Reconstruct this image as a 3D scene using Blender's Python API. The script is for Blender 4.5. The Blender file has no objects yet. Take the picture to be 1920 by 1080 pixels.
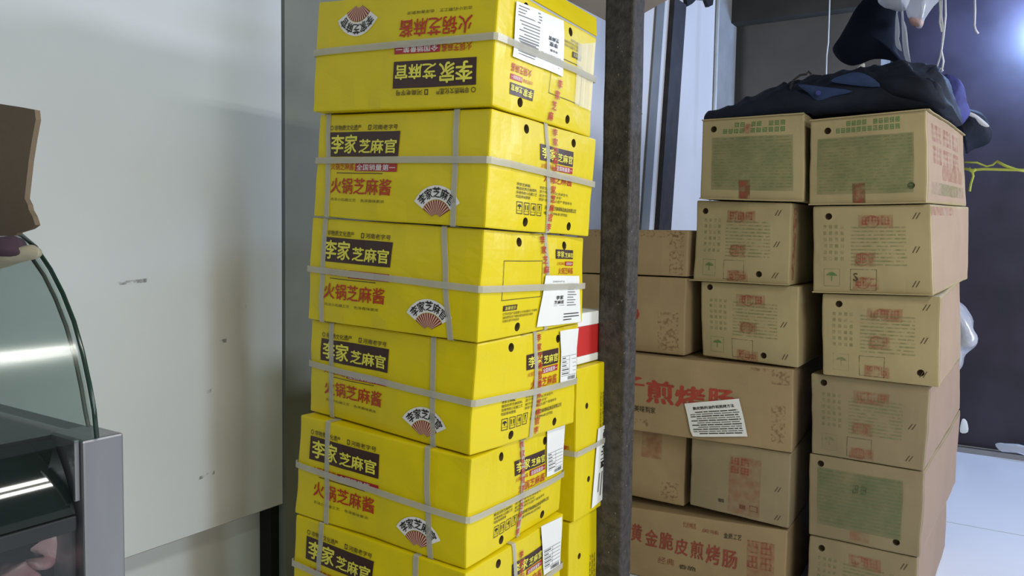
import bpy, bmesh, math, random
from mathutils import Vector, Matrix, noise

# ---------------------------------------------------------------- camera, world, lights, exposure
SC = bpy.context.scene
COL = SC.collection
CAMZ = 1.367
FPX = 1500.0
RM = [[0.8390316, -0.5419113, -0.0485598], [0.5438515, 0.8379294, 0.0458232], [0.0158576, -0.0648564, 0.9977686]]   # camera-to-world rows: right, forward, up
R3 = Matrix(RM)
cam_d = bpy.data.cameras.new('camera')
cam_d.sensor_width = 36.0
cam_d.lens = 36.0 * FPX / 1920.0
cam_d.clip_start = 0.02
cam = bpy.data.objects.new('camera', cam_d)
COL.objects.link(cam)
SC.camera = cam
rb = Matrix(((R3[0][0], R3[0][2], -R3[0][1]), (R3[1][0], R3[1][2], -R3[1][1]), (R3[2][0], R3[2][2], -R3[2][1])))
cam.matrix_world = Matrix.Translation((0, 0, CAMZ)) @ rb.to_4x4()

w = bpy.data.worlds.new('world'); SC.world = w; w.use_nodes = True
w.node_tree.nodes['Background'].inputs[0].default_value = (0.80, 0.86, 0.90, 1)
w.node_tree.nodes['Background'].inputs[1].default_value = 0.30

def area(name, loc, target, sx, sy, power, color, spread=180):
    d = bpy.data.lights.new(name, 'AREA'); d.shape = 'RECTANGLE'; d.size = sx; d.size_y = sy
    d.energy = power; d.color = color; d.spread = math.radians(spread)
    o = bpy.data.objects.new(name, d); COL.objects.link(o); o.location = loc
    dv = Vector(target) - Vector(loc)
    if abs(dv.x) + abs(dv.y) > 1e-4: o.rotation_euler = dv.to_track_quat('-Z', 'Y').to_euler()
    return o
# two ceiling tubes, two added fills on the right, a cold lamp by the far doorway
area('ceiling_tube_lamp', (0.64, 1.15, 2.66), (0.64, 1.15, 0), 0.09, 1.25, 17, (1.0, 0.98, 0.90))
area('ceiling_tube_lamp', (0.84, 1.15, 2.66), (0.84, 1.15, 0), 0.09, 1.25, 17, (1.0, 0.98, 0.90))
area('ceiling_tube_lamp', (0.45, -0.75, 2.66), (0.45, -0.75, 0), 0.05, 1.25, 12, (0.93, 1.0, 0.97))
area('added_front_fill', (2.9, -0.3, 1.85), (-1.5, 0.9, 1.1), 2.2, 1.4, 56, (0.97, 1.0, 0.985))  # broad soft fill added to brighten the carton sides and left wall
area('added_side_fill', (2.3, 4.0, 2.2), (-0.8, 3.7, 0.9), 0.8, 0.5, 90, (0.78, 0.84, 1.0))  # cool fill added for the carton sides, floor and white wall
d_ = bpy.data.lights.new('doorway_lamp', 'POINT'); d_.energy = 120; d_.color = (0.34, 0.54, 1.0); d_.shadow_soft_size = 0.06
o_ = bpy.data.objects.new('doorway_lamp', d_); COL.objects.link(o_); o_.location = (0.041, 5.650, 2.731)

SC.view_settings.view_transform = 'Standard'
SC.view_settings.look = 'None'
SC.view_settings.gamma = 1.0
SC.view_settings.use_curve_mapping = False
SC.view_settings.exposure = 0.0

# ---------------------------------------------------------------- helpers
def at(px, py, n, d):
    """point where the sight line through a photo pixel meets the world plane n.p = d"""
    r = R3 @ Vector(((px - 960) / FPX, 1.0, -(py - 540) / FPX))
    o = Vector((0, 0, CAMZ)); n = Vector(n)
    return o + r * ((d - n.dot(o)) / n.dot(r))
def atx(px, py, x): return at(px, py, (1, 0, 0), x)
def aty(px, py, y): return at(px, py, (0, 1, 0), y)
def atz(px, py, z): return at(px, py, (0, 0, 1), z)

def hexc(r, g, b):
    f = lambda c: (c / 255 / 12.92) if c / 255 <= 0.04045 else ((c / 255 + 0.055) / 1.055) ** 2.4
    return (f(r), f(g), f(b), 1)

def mat(name, col, rough=0.6, metal=0.0, var=0.08, scale=6.0, bump=0.0, bscale=60.0, col2=None, spec=0.5, streak=None):
    m = bpy.data.materials.new(name); m.use_nodes = True
    nt = m.node_tree; N = nt.nodes; L = nt.links; b = N['Principled BSDF']
    b.inputs['Roughness'].default_value = rough; b.inputs['Metallic'].default_value = metal
    b.inputs['Specular IOR Level'].default_value = spec
    tc = N.new('ShaderNodeTexCoord')
    nz = N.new('ShaderNodeTexNoise'); nz.inputs['Scale'].default_value = scale; nz.inputs['Detail'].default_value = 5
    if streak:
        mp = N.new('ShaderNodeMapping'); mp.inputs['Scale'].default_value = streak
        L.new(tc.outputs['Object'], mp.inputs[0]); L.new(mp.outputs[0], nz.inputs['Vector'])
    else:
        L.new(tc.outputs['Object'], nz.inputs['Vector'])
    mr = N.new('ShaderNodeValToRGB')
    c2 = col2 if col2 else tuple(c * (1 - var * 2) for c in col[:3]) + (1,)
    mr.color_ramp.elements[0].position = 0.35; mr.color_ramp.elements[1].position = 0.65
    mr.color_ramp.elements[0].color = c2; mr.color_ramp.elements[1].color = col
    L.new(nz.outputs[0], mr.inputs[0]); L.new(mr.outputs[0], b.inputs['Base Color'])
    if bump:
        n2 = N.new('ShaderNodeTexNoise'); n2.inputs['Scale'].default_value = bscale; n2.inputs['Detail'].default_value = 4
        bp = N.new('ShaderNodeBump'); bp.inputs['Strength'].default_value = bump; bp.inputs['Distance'].default_value = 0.01
        L.new(tc.outputs['Object'], n2.inputs['Vector']); L.new(n2.outputs[0], bp.inputs['Height']); L.new(bp.outputs[0], b.inputs['Normal'])
    return m

def ink(name, col, cover=0.5, scale=40.0, soft=0.12, rough=0.6):
    """worn print: the ink breaks up and the board shows through"""
    m = mat(name, col, rough, var=0.05)
    nt = m.node_tree; N = nt.nodes; L = nt.links; b = N['Principled BSDF']; out = N['Material Output']
    tc = N.new('ShaderNodeTexCoord'); nz = N.new('ShaderNodeTexNoise'); nz.inputs['Scale'].default_value = scale; nz.inputs['Detail'].default_value = 3
    rp = N.new('ShaderNodeMapRange'); rp.inputs[1].default_value = 0.62 - 0.3 * cover - soft; rp.inputs[2].default_value = 0.62 - 0.3 * cover + soft
    rp.inputs[4].default_value = min(1.0, 0.35 + 0.65 * cover)
    tr = N.new('ShaderNodeBsdfTransparent'); mx = N.new('ShaderNodeMixShader')
    L.new(tc.outputs['Object'], nz.inputs['Vector']); L.new(nz.outputs[0], rp.inputs[0]); L.new(rp.outputs[0], mx.inputs[0])
    L.new(tr.outputs[0], mx.inputs[1]); L.new(b.outputs[0], mx.inputs[2]); L.new(mx.outputs[0], out.inputs[0])
    return m

def film(name, col, alpha, rough=0.2, spec=0.5, trans_col=(1, 1, 1, 1)):
    m = mat(name, col, rough, var=0.02, spec=spec)
    nt = m.node_tree; N = nt.nodes; L = nt.links; b = N['Principled BSDF']; out = N['Material Output']
    tr = N.new('ShaderNodeBsdfTransparent'); tr.inputs[0].default_value = trans_col
    mx = N.new('ShaderNodeMixShader'); mx.inputs[0].default_value = alpha
    L.new(tr.outputs[0], mx.inputs[1]); L.new(b.outputs[0], mx.inputs[2]); L.new(mx.outputs[0], out.inputs[0])
    return m

def glass(name, tint, refl=0.08):
    m = bpy.data.materials.new(name); m.use_nodes = True
    nt = m.node_tree; N = nt.nodes; L = nt.links; out = N['Material Output']; N.remove(N['Principled BSDF'])
    tr = N.new('ShaderNodeBsdfTransparent'); tr.inputs[0].default_value = tint
    gl = N.new('ShaderNodeBsdfGlossy'); gl.inputs['Roughness'].default_value = 0.14
    lw = N.new('ShaderNodeLayerWeight'); pw = N.new('ShaderNodeMath'); pw.operation = 'POWER'; pw.inputs[1].default_value = 5
    fr = N.new('ShaderNodeMapRange'); fr.inputs[3].default_value = refl * 0.5; fr.inputs[4].default_value = 0.9
    mx = N.new('ShaderNodeMixShader')
    L.new(lw.outputs['Facing'], pw.inputs[0]); L.new(pw.outputs[0], fr.inputs[0])
    L.new(fr.outputs[0], mx.inputs[0]); L.new(tr.outputs[0], mx.inputs[1]); L.new(gl.outputs[0], mx.inputs[2]); L.new(mx.outputs[0], out.inputs[0])
    return m

class MB:
    """collects vertices and faces with material slots and links them as one mesh object"""
    def __init__(s): s.v = []; s.f = []; s.m = []; s.mats = []
    def slot(s, m):
        if m not in s.mats: s.mats.append(m)
        return s.mats.index(m)
    def add(s, vs, fs, m):
        k = len(s.v); s.v += [tuple(v) for v in vs]; i = s.slot(m)
        for f in fs: s.f.append(tuple(j + k for j in f)); s.m.append(i)
    def box(s, p0, p1, m):
        x0, y0, z0 = p0; x1, y1, z1 = p1
        vs = [(x, y, z) for z in (z0, z1) for y in (y0, y1) for x in (x0, x1)]
        s.add(vs, [(0, 2, 3, 1), (4, 5, 7, 6), (0, 1, 5, 4), (2, 6, 7, 3), (0, 4, 6, 2), (1, 3, 7, 5)], m)
    def prism(s, poly, off, m):
        """closed outline (3D points) pushed along off"""
        n = len(poly); off = Vector(off); a = [Vector(p) for p in poly]
        s.add(a + [p + off for p in a], [tuple(range(n)), tuple(range(2 * n - 1, n - 1, -1))] + [(i, i + n, (i + 1) % n + n, (i + 1) % n) for i in range(n)], m)
    def tube(s, pts, r, m, seg=8):
        pts = [Vector(p) for p in pts]; vs = []; fs = []
        rr = r if isinstance(r, (list, tuple)) else [r] * len(pts)
        up = Vector((0.13, 0.2, 1)).normalized()
        for i, p in enumerate(pts):
            t = (pts[min(i + 1, len(pts) - 1)] - pts[max(i - 1, 0)]).normalized()
            a = t.cross(up); a = a.normalized() if a.length > 1e-4 else t.cross(Vector((1, 0, 0))).normalized()
            b = t.cross(a)
            for k in range(seg):
                q = 2 * math.pi * k / seg; vs.append(p + (a * math.cos(q) + b * math.sin(q)) * rr[i])
        for i in range(len(pts) - 1):
            for k in range(seg):
                k2 = (k + 1) % seg; fs.append((i * seg + k, i * seg + k2, (i + 1) * seg + k2, (i + 1) * seg + k))
        fs.append(tuple(range(seg - 1, -1, -1))); fs.append(tuple((len(pts) - 1) * seg + k for k in range(seg)))
        s.add(vs, fs, m)
    def build(s, name, parent=None, smooth=False, fix=False, bevel=0.0, origin=None):
        me = bpy.data.meshes.new(name)
        o0 = Vector(origin) if origin else (Vector(parent.location) if parent is not None and parent.parent is None else Vector((0, 0, 0)))
        if parent is not None and parent.parent is not None: o0 = Vector(parent.parent.location)
        if parent is None and origin is None:
            n = len(s.v); o0 = Vector((sum(v[0] for v in s.v) / n, sum(v[1] for v in s.v) / n, min(v[2] for v in s.v)))
        me.from_pydata([tuple(Vector(v) - o0) for v in s.v], [], s.f)
        for m in s.mats: me.materials.append(m)
        me.polygons.foreach_set('material_index', s.m)
        if smooth: me.polygons.foreach_set('use_smooth', [True] * len(s.f))
        me.update()
        if fix or bevel:
            bm = bmesh.new(); bm.from_mesh(me); bmesh.ops.recalc_face_normals(bm, faces=bm.faces)
            bm.to_mesh(me); bm.free()
        o = bpy.data.objects.new(name, me); COL.objects.link(o)
        if parent is None: o.location = o0
        else: o.parent = parent
        if bevel:
            md = o.modifiers.new('Bevel', 'BEVEL'); md.width = bevel; md.segments = 2; md.limit_method = 'ANGLE'; md.angle_limit = math.radians(40)
        return o

def tag(o, label=None, cat=None, group=None, kind=None):
    if label: o['label'] = label
    if cat: o['category'] = cat
    if group: o['group'] = group
    if kind: o['kind'] = kind
    return o
def thing(name, loc, label, cat, group=None):
    o = bpy.data.objects.new(name, None); COL.objects.link(o); o.location = loc; o.empty_display_size = 0.05
    return tag(o, label, cat, group)
def struct(mb, name, **k):
    return tag(mb.build(name, **k), kind='structure')

def puff(mb, outline, thick, normal, m, rings=7, wob=0.0, seed=0, wfreq=9.0, flat=0.0):
    """soft body with a given outline: two domed sides meeting at the outline"""
    n = len(outline); P = [Vector(p) for p in outline]
    # densify
    Q = []
    for i in range(n):
        a, b, c, d = P[i - 1], P[i], P[(i + 1) % n], P[(i + 2) % n]
        for t in (0, 0.34, 0.67):
            Q.append(0.5 * ((2 * b) + (c - a) * t + (2 * a - 5 * b + 4 * c - d) * t * t + (3 * b - a - 3 * c + d) * t ** 3))
    P = Q; n = len(P); nrm = Vector(normal).normalized()
    c = sum(P, Vector()) / n
    vs = []; fs = []
    def wb(p): return p + noise.noise_vector(p * wfreq + Vector((seed, seed * .7, 0))) * wob
    for side in (1, -1):
        base = len(vs)
        for k in range(rings):
            s_ = 1 - k / rings; h = thick * math.sqrt(max(0, 1 - s_ ** 2.2))
            for p in P:
                q = c + (p - c) * s_ + nrm * h * side
                vs.append(wb(q))
        vs.append(wb(c + nrm * thick * side)); top = len(vs) - 1
        for k in range(rings - 1):
            for i in range(n):
                j = (i + 1) % n; f = (base + k * n + i, base + k * n + j, base + (k + 1) * n + j, base + (k + 1) * n + i)
                fs.append(f if side == 1 else f[::-1])
        for i in range(n):
            j = (i + 1) % n; f = (base + (rings - 1) * n + i, base + (rings - 1) * n + j, top)
            fs.append(f if side == 1 else f[::-1])
    mb.add(vs, fs, m)

# ---------------------------------------------------------------- lettering
_TC = {}
def text_geo(s, bold=0.0):
    k = (s, bold)
    if k in _TC: return _TC[k]
    cu = bpy.data.curves.new('t', 'FONT'); cu.body = s; cu.size = 1.0; cu.resolution_u = 2; cu.fill_mode = 'FRONT'
    o = bpy.data.objects.new('t', cu); COL.objects.link(o)
    dg = bpy.context.evaluated_depsgraph_get(); dg.update()
    me = o.evaluated_get(dg).to_mesh()
    vs = [(v.co.x, v.co.y) for v in me.vertices]; fs = [tuple(p.vertices) for p in me.polygons]
    o.evaluated_get(dg).to_mesh_clear()
    bpy.data.objects.remove(o); bpy.data.curves.remove(cu)
    x0 = min(v[0] for v in vs); x1 = max(v[0] for v in vs); y0 = min(v[1] for v in vs); y1 = max(v[1] for v in vs)
    if bold:                                    # thicker strokes: the same glyphs laid again a hair aside
        d = bold * 0.8; n = len(vs); base = list(vs); bf = list(fs)
        for dx, dy in ((d, 0), (-d, 0), (0, d * .7), (0, -d * .7)):
            k2 = len(vs); vs += [(x + dx, y + dy) for x, y in base]; fs += [tuple(i + k2 for i in f) for f in bf]
    vs = [((x - x0) / (x1 - x0), 1 - (y - y0) / (y1 - y0)) for x, y in vs]
    _TC[k] = (vs, fs, (x1 - x0) / (y1 - y0))
    return _TC[k]

QUADS = {'F': (0, 1, 4, 5), 'S': (1, 2, 5, 6), 'B': (2, 3, 6, 7), 'W': (3, 0, 7, 4), 'T': (3, 2, 0, 1), 'U': (4, 5, 7, 6)}
class Carton:
    def __init__(s, c8, seed, bulge=0.005, crump=0.003, gap=0.0015, bl=None):
        s.c = [Vector(p) for p in c8]
        for i in range(4): s.c[i].z -= gap; s.c[i + 4].z += gap
        s.seed = Vector((seed * 3.7, seed * 1.9, seed * 0.6)); s.b = bulge; s.k = crump
        s.bl = bl or {}
    def raw(s, f, u, v):
        a, b, c, d = (s.c[i] for i in QUADS[f])
        p = (a * (1 - u) + b * u) * (1 - v) + (c * (1 - u) + d * u) * v
        n = ((c - a) + (d - b)).cross((b - a) + (d - c)).normalized()
        uu = min(1, max(0, u)); vv = min(1, max(0, v))
        bl = 0 if f in 'TU' else s.bl.get(f, s.b)
        return p + n * bl * 16 * uu * (1 - uu) * vv * (1 - vv), n
    def P(s, f, u, v, off=0.0, flip=False):
        if flip: u, v = 1 - u, 1 - v
        p, n = s.raw(f, u, v)
        e = min(1.0, 4 * min(v, 1 - v)) if f not in 'TU' else 0.0
        d = noise.noise_vector(p * 5.0 + s.seed) * s.k + noise.noise_vector(p * 17.0 + s.seed) * s.k * 0.45
        d.z *= 0.25
        return p + d + n * off
    def body(s, mb, m, holes=(), hole_mat=None, bev=0.004, n=12):
        me = bpy.data.meshes.new('b'); vs = []; fs = []
        for f in QUADS:
            k = len(vs)
            for j in range(n + 1):
                for i in range(n + 1): vs.append(s.P(f, i / n, j / n))
            for j in range(n):
                for i in range(n):
                    a = k + j * (n + 1) + i; fs.append((a, a + n + 1, a + n + 2, a + 1))
        me.from_pydata([tuple(v) for v in vs], [], fs); me.materials.append(m)
        bm = bmesh.new(); bm.from_mesh(me); bmesh.ops.remove_doubles(bm, verts=bm.verts, dist=1e-5); bmesh.ops.recalc_face_normals(bm, faces=bm.faces)
        ed = [e for e in bm.edges if len(e.link_faces) == 2 and e.calc_face_angle() > math.radians(55)]
        bmesh.ops.bevel(bm, geom=ed, offset=bev, segments=2, affect='EDGES', profile=0.6, clamp_overlap=True)
        bm.to_mesh(me); bm.free()
        o = bpy.data.objects.new('b', me); COL.objects.link(o); tmp = [o]
        if holes:
            cv = []; cf = []
            for f, u, v, r in holes:
                p, nn = s.raw(f, u, v); p = s.P(f, u, v); a = nn.orthogonal().normalized(); b = nn.cross(a); k = len(cv)
                for h in (-0.018, 0.01):
                    for q in range(14): cv.append(p + nn * h + (a * math.cos(q * math.pi / 7) + b * math.sin(q * math.pi / 7)) * r)
                cf.append(tuple(k + 13 - q for q in range(14))); cf.append(tuple(k + 14 + q for q in range(14)))
                for q in range(14): cf.append((k + q, k + (q + 1) % 14, k + 14 + (q + 1) % 14, k + 14 + q))
            cm = bpy.data.meshes.new('c'); cm.from_pydata([tuple(v) for v in cv], [], cf); cm.materials.append(hole_mat)
            bm = bmesh.new(); bm.from_mesh(cm); bmesh.ops.recalc_face_normals(bm, faces=bm.faces); bm.to_mesh(cm); bm.free()
            co = bpy.data.objects.new('c', cm); COL.objects.link(co); tmp.append(co)
            me.materials.append(hole_mat)
            for p_ in cm.polygons: p_.material_index = 0
            md = o.modifiers.new('x', 'BOOLEAN'); md.operation = 'DIFFERENCE'; md.object = co; md.solver = 'EXACT'; md.material_mode = 'TRANSFER'
        dg = bpy.context.evaluated_depsgraph_get(); dg.update()
        ev = o.evaluated_get(dg).to_mesh()
        vv = [v.co.copy() for v in ev.vertices]; byn = {}
        mats_ev = [m_ for m_ in o.evaluated_get(dg).data.materials] or [m]
        for p_ in ev.polygons:
            mm = mats_ev[p_.material_index] if p_.material_index < len(mats_ev) and mats_ev[p_.material_index] else m
            byn.setdefault(mm.name, []).append(tuple(p_.vertices))
        k = len(mb.v); mb.v += [tuple(v) for v in vv]
        for nm, ff in byn.items():
            i = mb.slot(bpy.data.materials[nm])
            for f in ff: mb.f.append(tuple(j + k for j in f)); mb.m.append(i)
        o.evaluated_get(dg).to_mesh_clear()
        for t in tmp:
            d = t.data; bpy.data.objects.remove(t); bpy.data.meshes.remove(d)
    def rect(s, mb, f, u0, v0, u1, v1, m, off=0.0012, flip=False, n=4, sk=0.0, nv=2):
        vs = []; fs = []
        for j in range(nv + 1):
            for i in range(n + 1):
                u = u0 + (u1 - u0) * i / n; v = v0 + (v1 - v0) * j / nv + sk * i / n
                vs.append(s.P(f, u, v, off, flip))
        for j in range(nv):
            for i in range(n):
                a = j * (n + 1) + i; q = (a, a + n + 1, a + n + 2, a + 1); fs.append(q)
        mb.add(vs, fs, m)
    def poly(s, mb, f, uv, m, off=0.0012, flip=False):
        mb.add([s.P(f, u, v, off, flip) for u, v in uv], [tuple(range(len(uv) - 1, -1, -1))], m)
    def disc(s, mb, f, u, v, r, asp, m, off=0.0012, flip=False, n=16, rin=0.0):
        out = [(u + r * math.cos(2 * math.pi * i / n), v + r * asp * math.sin(2 * math.pi * i / n)) for i in range(n)]
        if rin == 0: s.poly(mb, f, out, m, off, flip)
        else:
            inn = [(u + rin * math.cos(2 * math.pi * i / n), v + rin * asp * math.sin(2 * math.pi * i / n)) for i in range(n)]
            for i in range(n): j = (i + 1) % n; s.poly(mb, f, [out[i], out[j], inn[j], inn[i]], m, off, flip)
    def frame(s, mb, f, u0, v0, u1, v1, t, asp, m, off=0.0012, flip=False):
        s.rect(mb, f, u0, v0, u1, v0 + t * asp, m, off, flip); s.rect(mb, f, u0, v1 - t * asp, u1, v1, m, off, flip)
        s.rect(mb, f, u0, v0, u0 + t, v1, m, off, flip); s.rect(mb, f, u1 - t, v0, u1, v1, m, off, flip)
    def text(s, mb, f, t, u0, v0, u1, v1, m, off=0.0016, bold=0.0, flip=False, rot=0, sk=0.0, fn=None):
        vs, fs, _ = text_geo(t, bold)
        out = []
        for x, y in vs:
            if fn: u, v = fn(x, y)
            elif rot == 90: u, v = u1 - (u1 - u0) * y, v0 + (v1 - v0) * x
            elif rot == -90: u, v = u0 + (u1 - u0) * y, v1 - (v1 - v0) * x
            else: u, v = u0 + (u1 - u0) * x, v0 + (v1 - v0) * y + sk * x
            out.append(s.P(f, u, v, off, flip))
        mb.add(out, fs, m)
    def path(s, segs, wid, off, asp=None):
        """closed ribbon: segs = [(face, u0, v0, u1, v1)], wid in metres"""
        pts = []; prev = None
        for f, u0, v0, u1, v1 in segs:
            n = 14
            for i in range(n + 1):
                t = i / n; u = u0 + (u1 - u0) * t; v = v0 + (v1 - v0) * t
                p = s.P(f, u, v, off); _, nn = s.raw(f, u, v)
                q = s.P(f, u0 + (u1 - u0) * (t + .01), v0 + (v1 - v0) * (t + .01), off)
                tt = (q - p).normalized(); pts.append((p, nn, nn.cross(tt).normalized()))
        vs = []; fs = []
        for p, nn, sd in pts:
            vs += [p + sd * wid / 2, p - sd * wid / 2, p - sd * wid / 2 + nn * 0.0007, p + sd * wid / 2 + nn * 0.0007]
        k = len(pts)
        for i in range(k):
            j = (i + 1) % k
            for e in range(4):
                g = (e + 1) % 4; fs.append((i * 4 + e, j * 4 + e, j * 4 + g, i * 4 + g))
        return vs, fs
# ---------------------------------------------------------------- materials
M_wall = mat('painted_board', hexc(220, 226, 230), 0.75, var=0.035, scale=1.6, bump=0.05, bscale=30)
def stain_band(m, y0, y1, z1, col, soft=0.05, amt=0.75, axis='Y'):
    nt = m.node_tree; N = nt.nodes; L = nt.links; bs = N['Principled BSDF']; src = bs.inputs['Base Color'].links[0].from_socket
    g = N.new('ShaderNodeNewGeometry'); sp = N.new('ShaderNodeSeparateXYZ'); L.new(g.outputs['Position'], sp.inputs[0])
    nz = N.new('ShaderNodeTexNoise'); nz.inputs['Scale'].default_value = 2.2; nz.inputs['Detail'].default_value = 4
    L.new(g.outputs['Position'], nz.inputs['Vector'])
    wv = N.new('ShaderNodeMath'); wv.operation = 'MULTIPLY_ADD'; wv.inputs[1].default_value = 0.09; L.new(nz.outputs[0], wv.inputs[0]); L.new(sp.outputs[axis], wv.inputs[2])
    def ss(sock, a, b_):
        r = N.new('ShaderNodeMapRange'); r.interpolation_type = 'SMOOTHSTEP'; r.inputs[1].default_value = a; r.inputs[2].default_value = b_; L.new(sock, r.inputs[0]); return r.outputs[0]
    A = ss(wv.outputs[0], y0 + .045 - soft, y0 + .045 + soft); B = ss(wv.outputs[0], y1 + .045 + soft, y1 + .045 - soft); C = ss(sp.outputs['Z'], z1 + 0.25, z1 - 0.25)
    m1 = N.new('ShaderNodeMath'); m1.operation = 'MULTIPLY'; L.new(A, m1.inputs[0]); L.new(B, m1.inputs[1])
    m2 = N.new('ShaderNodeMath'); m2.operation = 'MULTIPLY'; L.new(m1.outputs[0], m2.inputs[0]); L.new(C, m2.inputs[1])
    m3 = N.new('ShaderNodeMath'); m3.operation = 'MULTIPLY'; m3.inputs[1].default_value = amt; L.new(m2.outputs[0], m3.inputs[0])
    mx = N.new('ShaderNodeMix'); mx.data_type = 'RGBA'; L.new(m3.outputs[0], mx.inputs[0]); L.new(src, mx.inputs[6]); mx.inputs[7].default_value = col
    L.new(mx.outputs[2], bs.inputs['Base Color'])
M_wall_edge = mat('board_edge', hexc(150, 140, 128), 0.9, var=0.1, scale=20)
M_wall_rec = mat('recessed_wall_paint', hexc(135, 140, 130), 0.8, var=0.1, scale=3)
M_black = mat('black_gap_strip', hexc(18, 19, 17), 0.8)
M_wall_back = mat('back_wall_plaster', hexc(108, 104, 98), 0.85, var=0.12, scale=2.5, bump=0.1, bscale=20)
M_white_panel = mat('white_wall_sheet', hexc(216, 212, 208), 0.5, var=0.03, scale=2)
M_soot = mat('sooty_ceiling', hexc(70, 68, 62), 0.9, var=0.2, scale=3)
M_floor = mat('white_floor_tile', hexc(226, 230, 238), 0.3, var=0.02, scale=2)
M_grout = mat('tile_joint', hexc(150, 150, 150), 0.8)
M_door = mat('purple_brown_door', hexc(52, 44, 54), 0.42, var=0.12, scale=3.2, col2=hexc(38, 32, 40))
M_thresh = mat('threshold_metal', hexc(160, 155, 150), 0.4, metal=0.6)
M_thresh_d = mat('threshold_dark', hexc(50, 46, 48), 0.7)
M_rust = mat('rusty_steel', hexc(68, 63, 58), 0.62, metal=0.15, col2=hexc(42, 38, 35), scale=45, bump=0.45, bscale=90)
M_flake = mat('pale_rust_flakes', hexc(126, 118, 108), 0.8, var=0.2, scale=60)
M_bar_grey = mat('grey_painted_bar', hexc(120, 120, 116), 0.6)
M_bar_dark = mat('dark_steel_bar', hexc(58, 52, 50), 0.6, metal=0.2, var=0.2, scale=12)
M_pipe = mat('white_plastic_pipe', hexc(220, 222, 216), 0.4)
M_yel = mat('yellow_carton_board', hexc(222, 200, 8), 0.38, var=0.03, scale=5, bump=0.4, bscale=10, spec=0.4)
M_cut = mat('cut_board_inside', hexc(96, 78, 40), 0.9)
M_cutb = mat('cut_board_brown', hexc(82, 66, 46), 0.9)
M_brn_ink = mat('brown_ink', hexc(62, 34, 26), 0.4)
M_yel_ink = mat('pale_yellow_ink', hexc(236, 226, 80), 0.4)
M_red_ink = mat('red_ink', hexc(186, 48, 22), 0.4)
M_mar_ink = mat('maroon_ink', hexc(176, 40, 44), 0.4)
M_robe = mat('dark_maroon_ink', hexc(120, 34, 30), 0.4)
M_blk_ink = mat('black_ink', hexc(34, 28, 20), 0.5)
M_wht_ink = mat('white_ink', hexc(240, 236, 230), 0.4)
M_pink_ink = mat('pale_pink_ink', hexc(228, 176, 150), 0.4)
M_strap = film('clear_grey_strapping', hexc(200, 197, 182), 0.54, 0.2)
M_tape = film('clear_parcel_tape', hexc(236, 222, 120), 0.16, 0.08)
M_shiny = film('clear_film_painted_sheen', hexc(255, 255, 255), 0.40, 0.05, spec=1.0)  # white opacity paints in the bright reflections on the clear tape
M_paper = mat('white_label_paper', hexc(232, 232, 226), 0.5, var=0.02)
M_grey_ink = mat('grey_print', hexc(120, 120, 118), 0.6)
M_card = mat('brown_carton_board', hexc(168, 151, 109), 0.72, var=0.07, scale=5, bump=0.08, bscale=40)
M_card_d = mat('darker_carton_board', hexc(146, 130, 98), 0.75, var=0.08, scale=4, bump=0.1, bscale=30)  # darker, greyer board used on the lower cartons
M_card2 = mat('tan_carton_board', hexc(160, 136, 98), 0.72, var=0.06, scale=6, bump=0.08, bscale=35)
M_card_pink = mat('pinkish_carton_side', hexc(176, 150, 128), 0.6, var=0.05, streak=(60, 1, 1), scale=3)
M_grn = ink('faded_green_print', hexc(120, 132, 80), 0.42, 60, 0.2)
M_grn2 = ink('strong_green_print', hexc(88, 130, 70), 0.8, 120, .2)
M_red = ink('worn_red_print', hexc(168, 82, 62), 0.42, 45, .15)
M_redf = ink('faint_red_print', hexc(170, 98, 72), 0.25, 35, .25)
M_pinkw = film('pinkish_lit_side_tint', hexc(204, 170, 154), 0.38, 0.6)  # cool lamplight painted on the side faces, along with faded reddish print
M_grnw = ink('washed_green_print', hexc(112, 128, 84), 0.45, 14, 0.42)
M_spk = ink('rusty_speckle_stain', hexc(130, 88, 54), 0.12, 80, 0.10)
M_redt = mat('red_carton_print', hexc(168, 64, 46), 0.7, var=0.1, scale=30)
M_redtf = mat('dull_red_carton_print', hexc(150, 70, 52), 0.7, var=0.12, scale=30)
M_dk = ink('worn_dark_print', hexc(70, 64, 44), 0.7, 70)
M_brown_tape = ink('brown_tape_residue', hexc(122, 78, 46), 0.55, 30)
M_navy = mat('navy_cloth', hexc(27, 34, 50), 0.75, var=0.25, scale=7, bump=0.9, bscale=9, spec=0.3)
M_navy_l = mat('navy_collar_cloth', hexc(52, 68, 104), 0.85, var=0.1, scale=20, spec=0.2)
M_blue_l = mat('blue_cloth', hexc(74, 78, 150), 0.8, var=0.25, scale=14, bump=0.4, bscale=25)
M_dnavy = mat('dark_navy_felt', hexc(24, 30, 44), 0.95, var=0.15, spec=0.15)
M_plast = film('thin_plastic_bag', hexc(225, 228, 235), 0.42, 0.2)
M_plast2 = film('white_plastic_bag', hexc(200, 203, 212), 0.58, 0.25)
M_string = mat('white_string', hexc(225, 225, 230), 0.8)
M_rope = mat('yellow_green_rope', hexc(178, 190, 80), 0.7)
M_steel = mat('brushed_steel', hexc(150, 150, 152), 0.34, metal=0.75, var=0.08, streak=(3, 3, 0.6), scale=4)
M_dsteel = mat('dark_steel_deck', hexc(48, 50, 50), 0.3, metal=0.3, var=0.1, scale=5)
M_dglass = mat('dark_glossy_front', hexc(26, 34, 32), 0.05, var=0.1, spec=0.8)
M_glass = glass('clear_glass', (0.84, 0.88, 0.87, 1))
M_gedge = mat('green_glass_edge', hexc(30, 52, 44), 0.15)
M_seal = mat('grey_glass_seal', hexc(92, 92, 86), 0.6)
M_meat = mat('pale_pink_meat', hexc(240, 206, 204), 0.3, var=0.2, scale=10, col2=hexc(212, 130, 144), bump=0.3, bscale=40)
M_tray = mat('dark_red_tray', hexc(70, 26, 30), 0.4)
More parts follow.
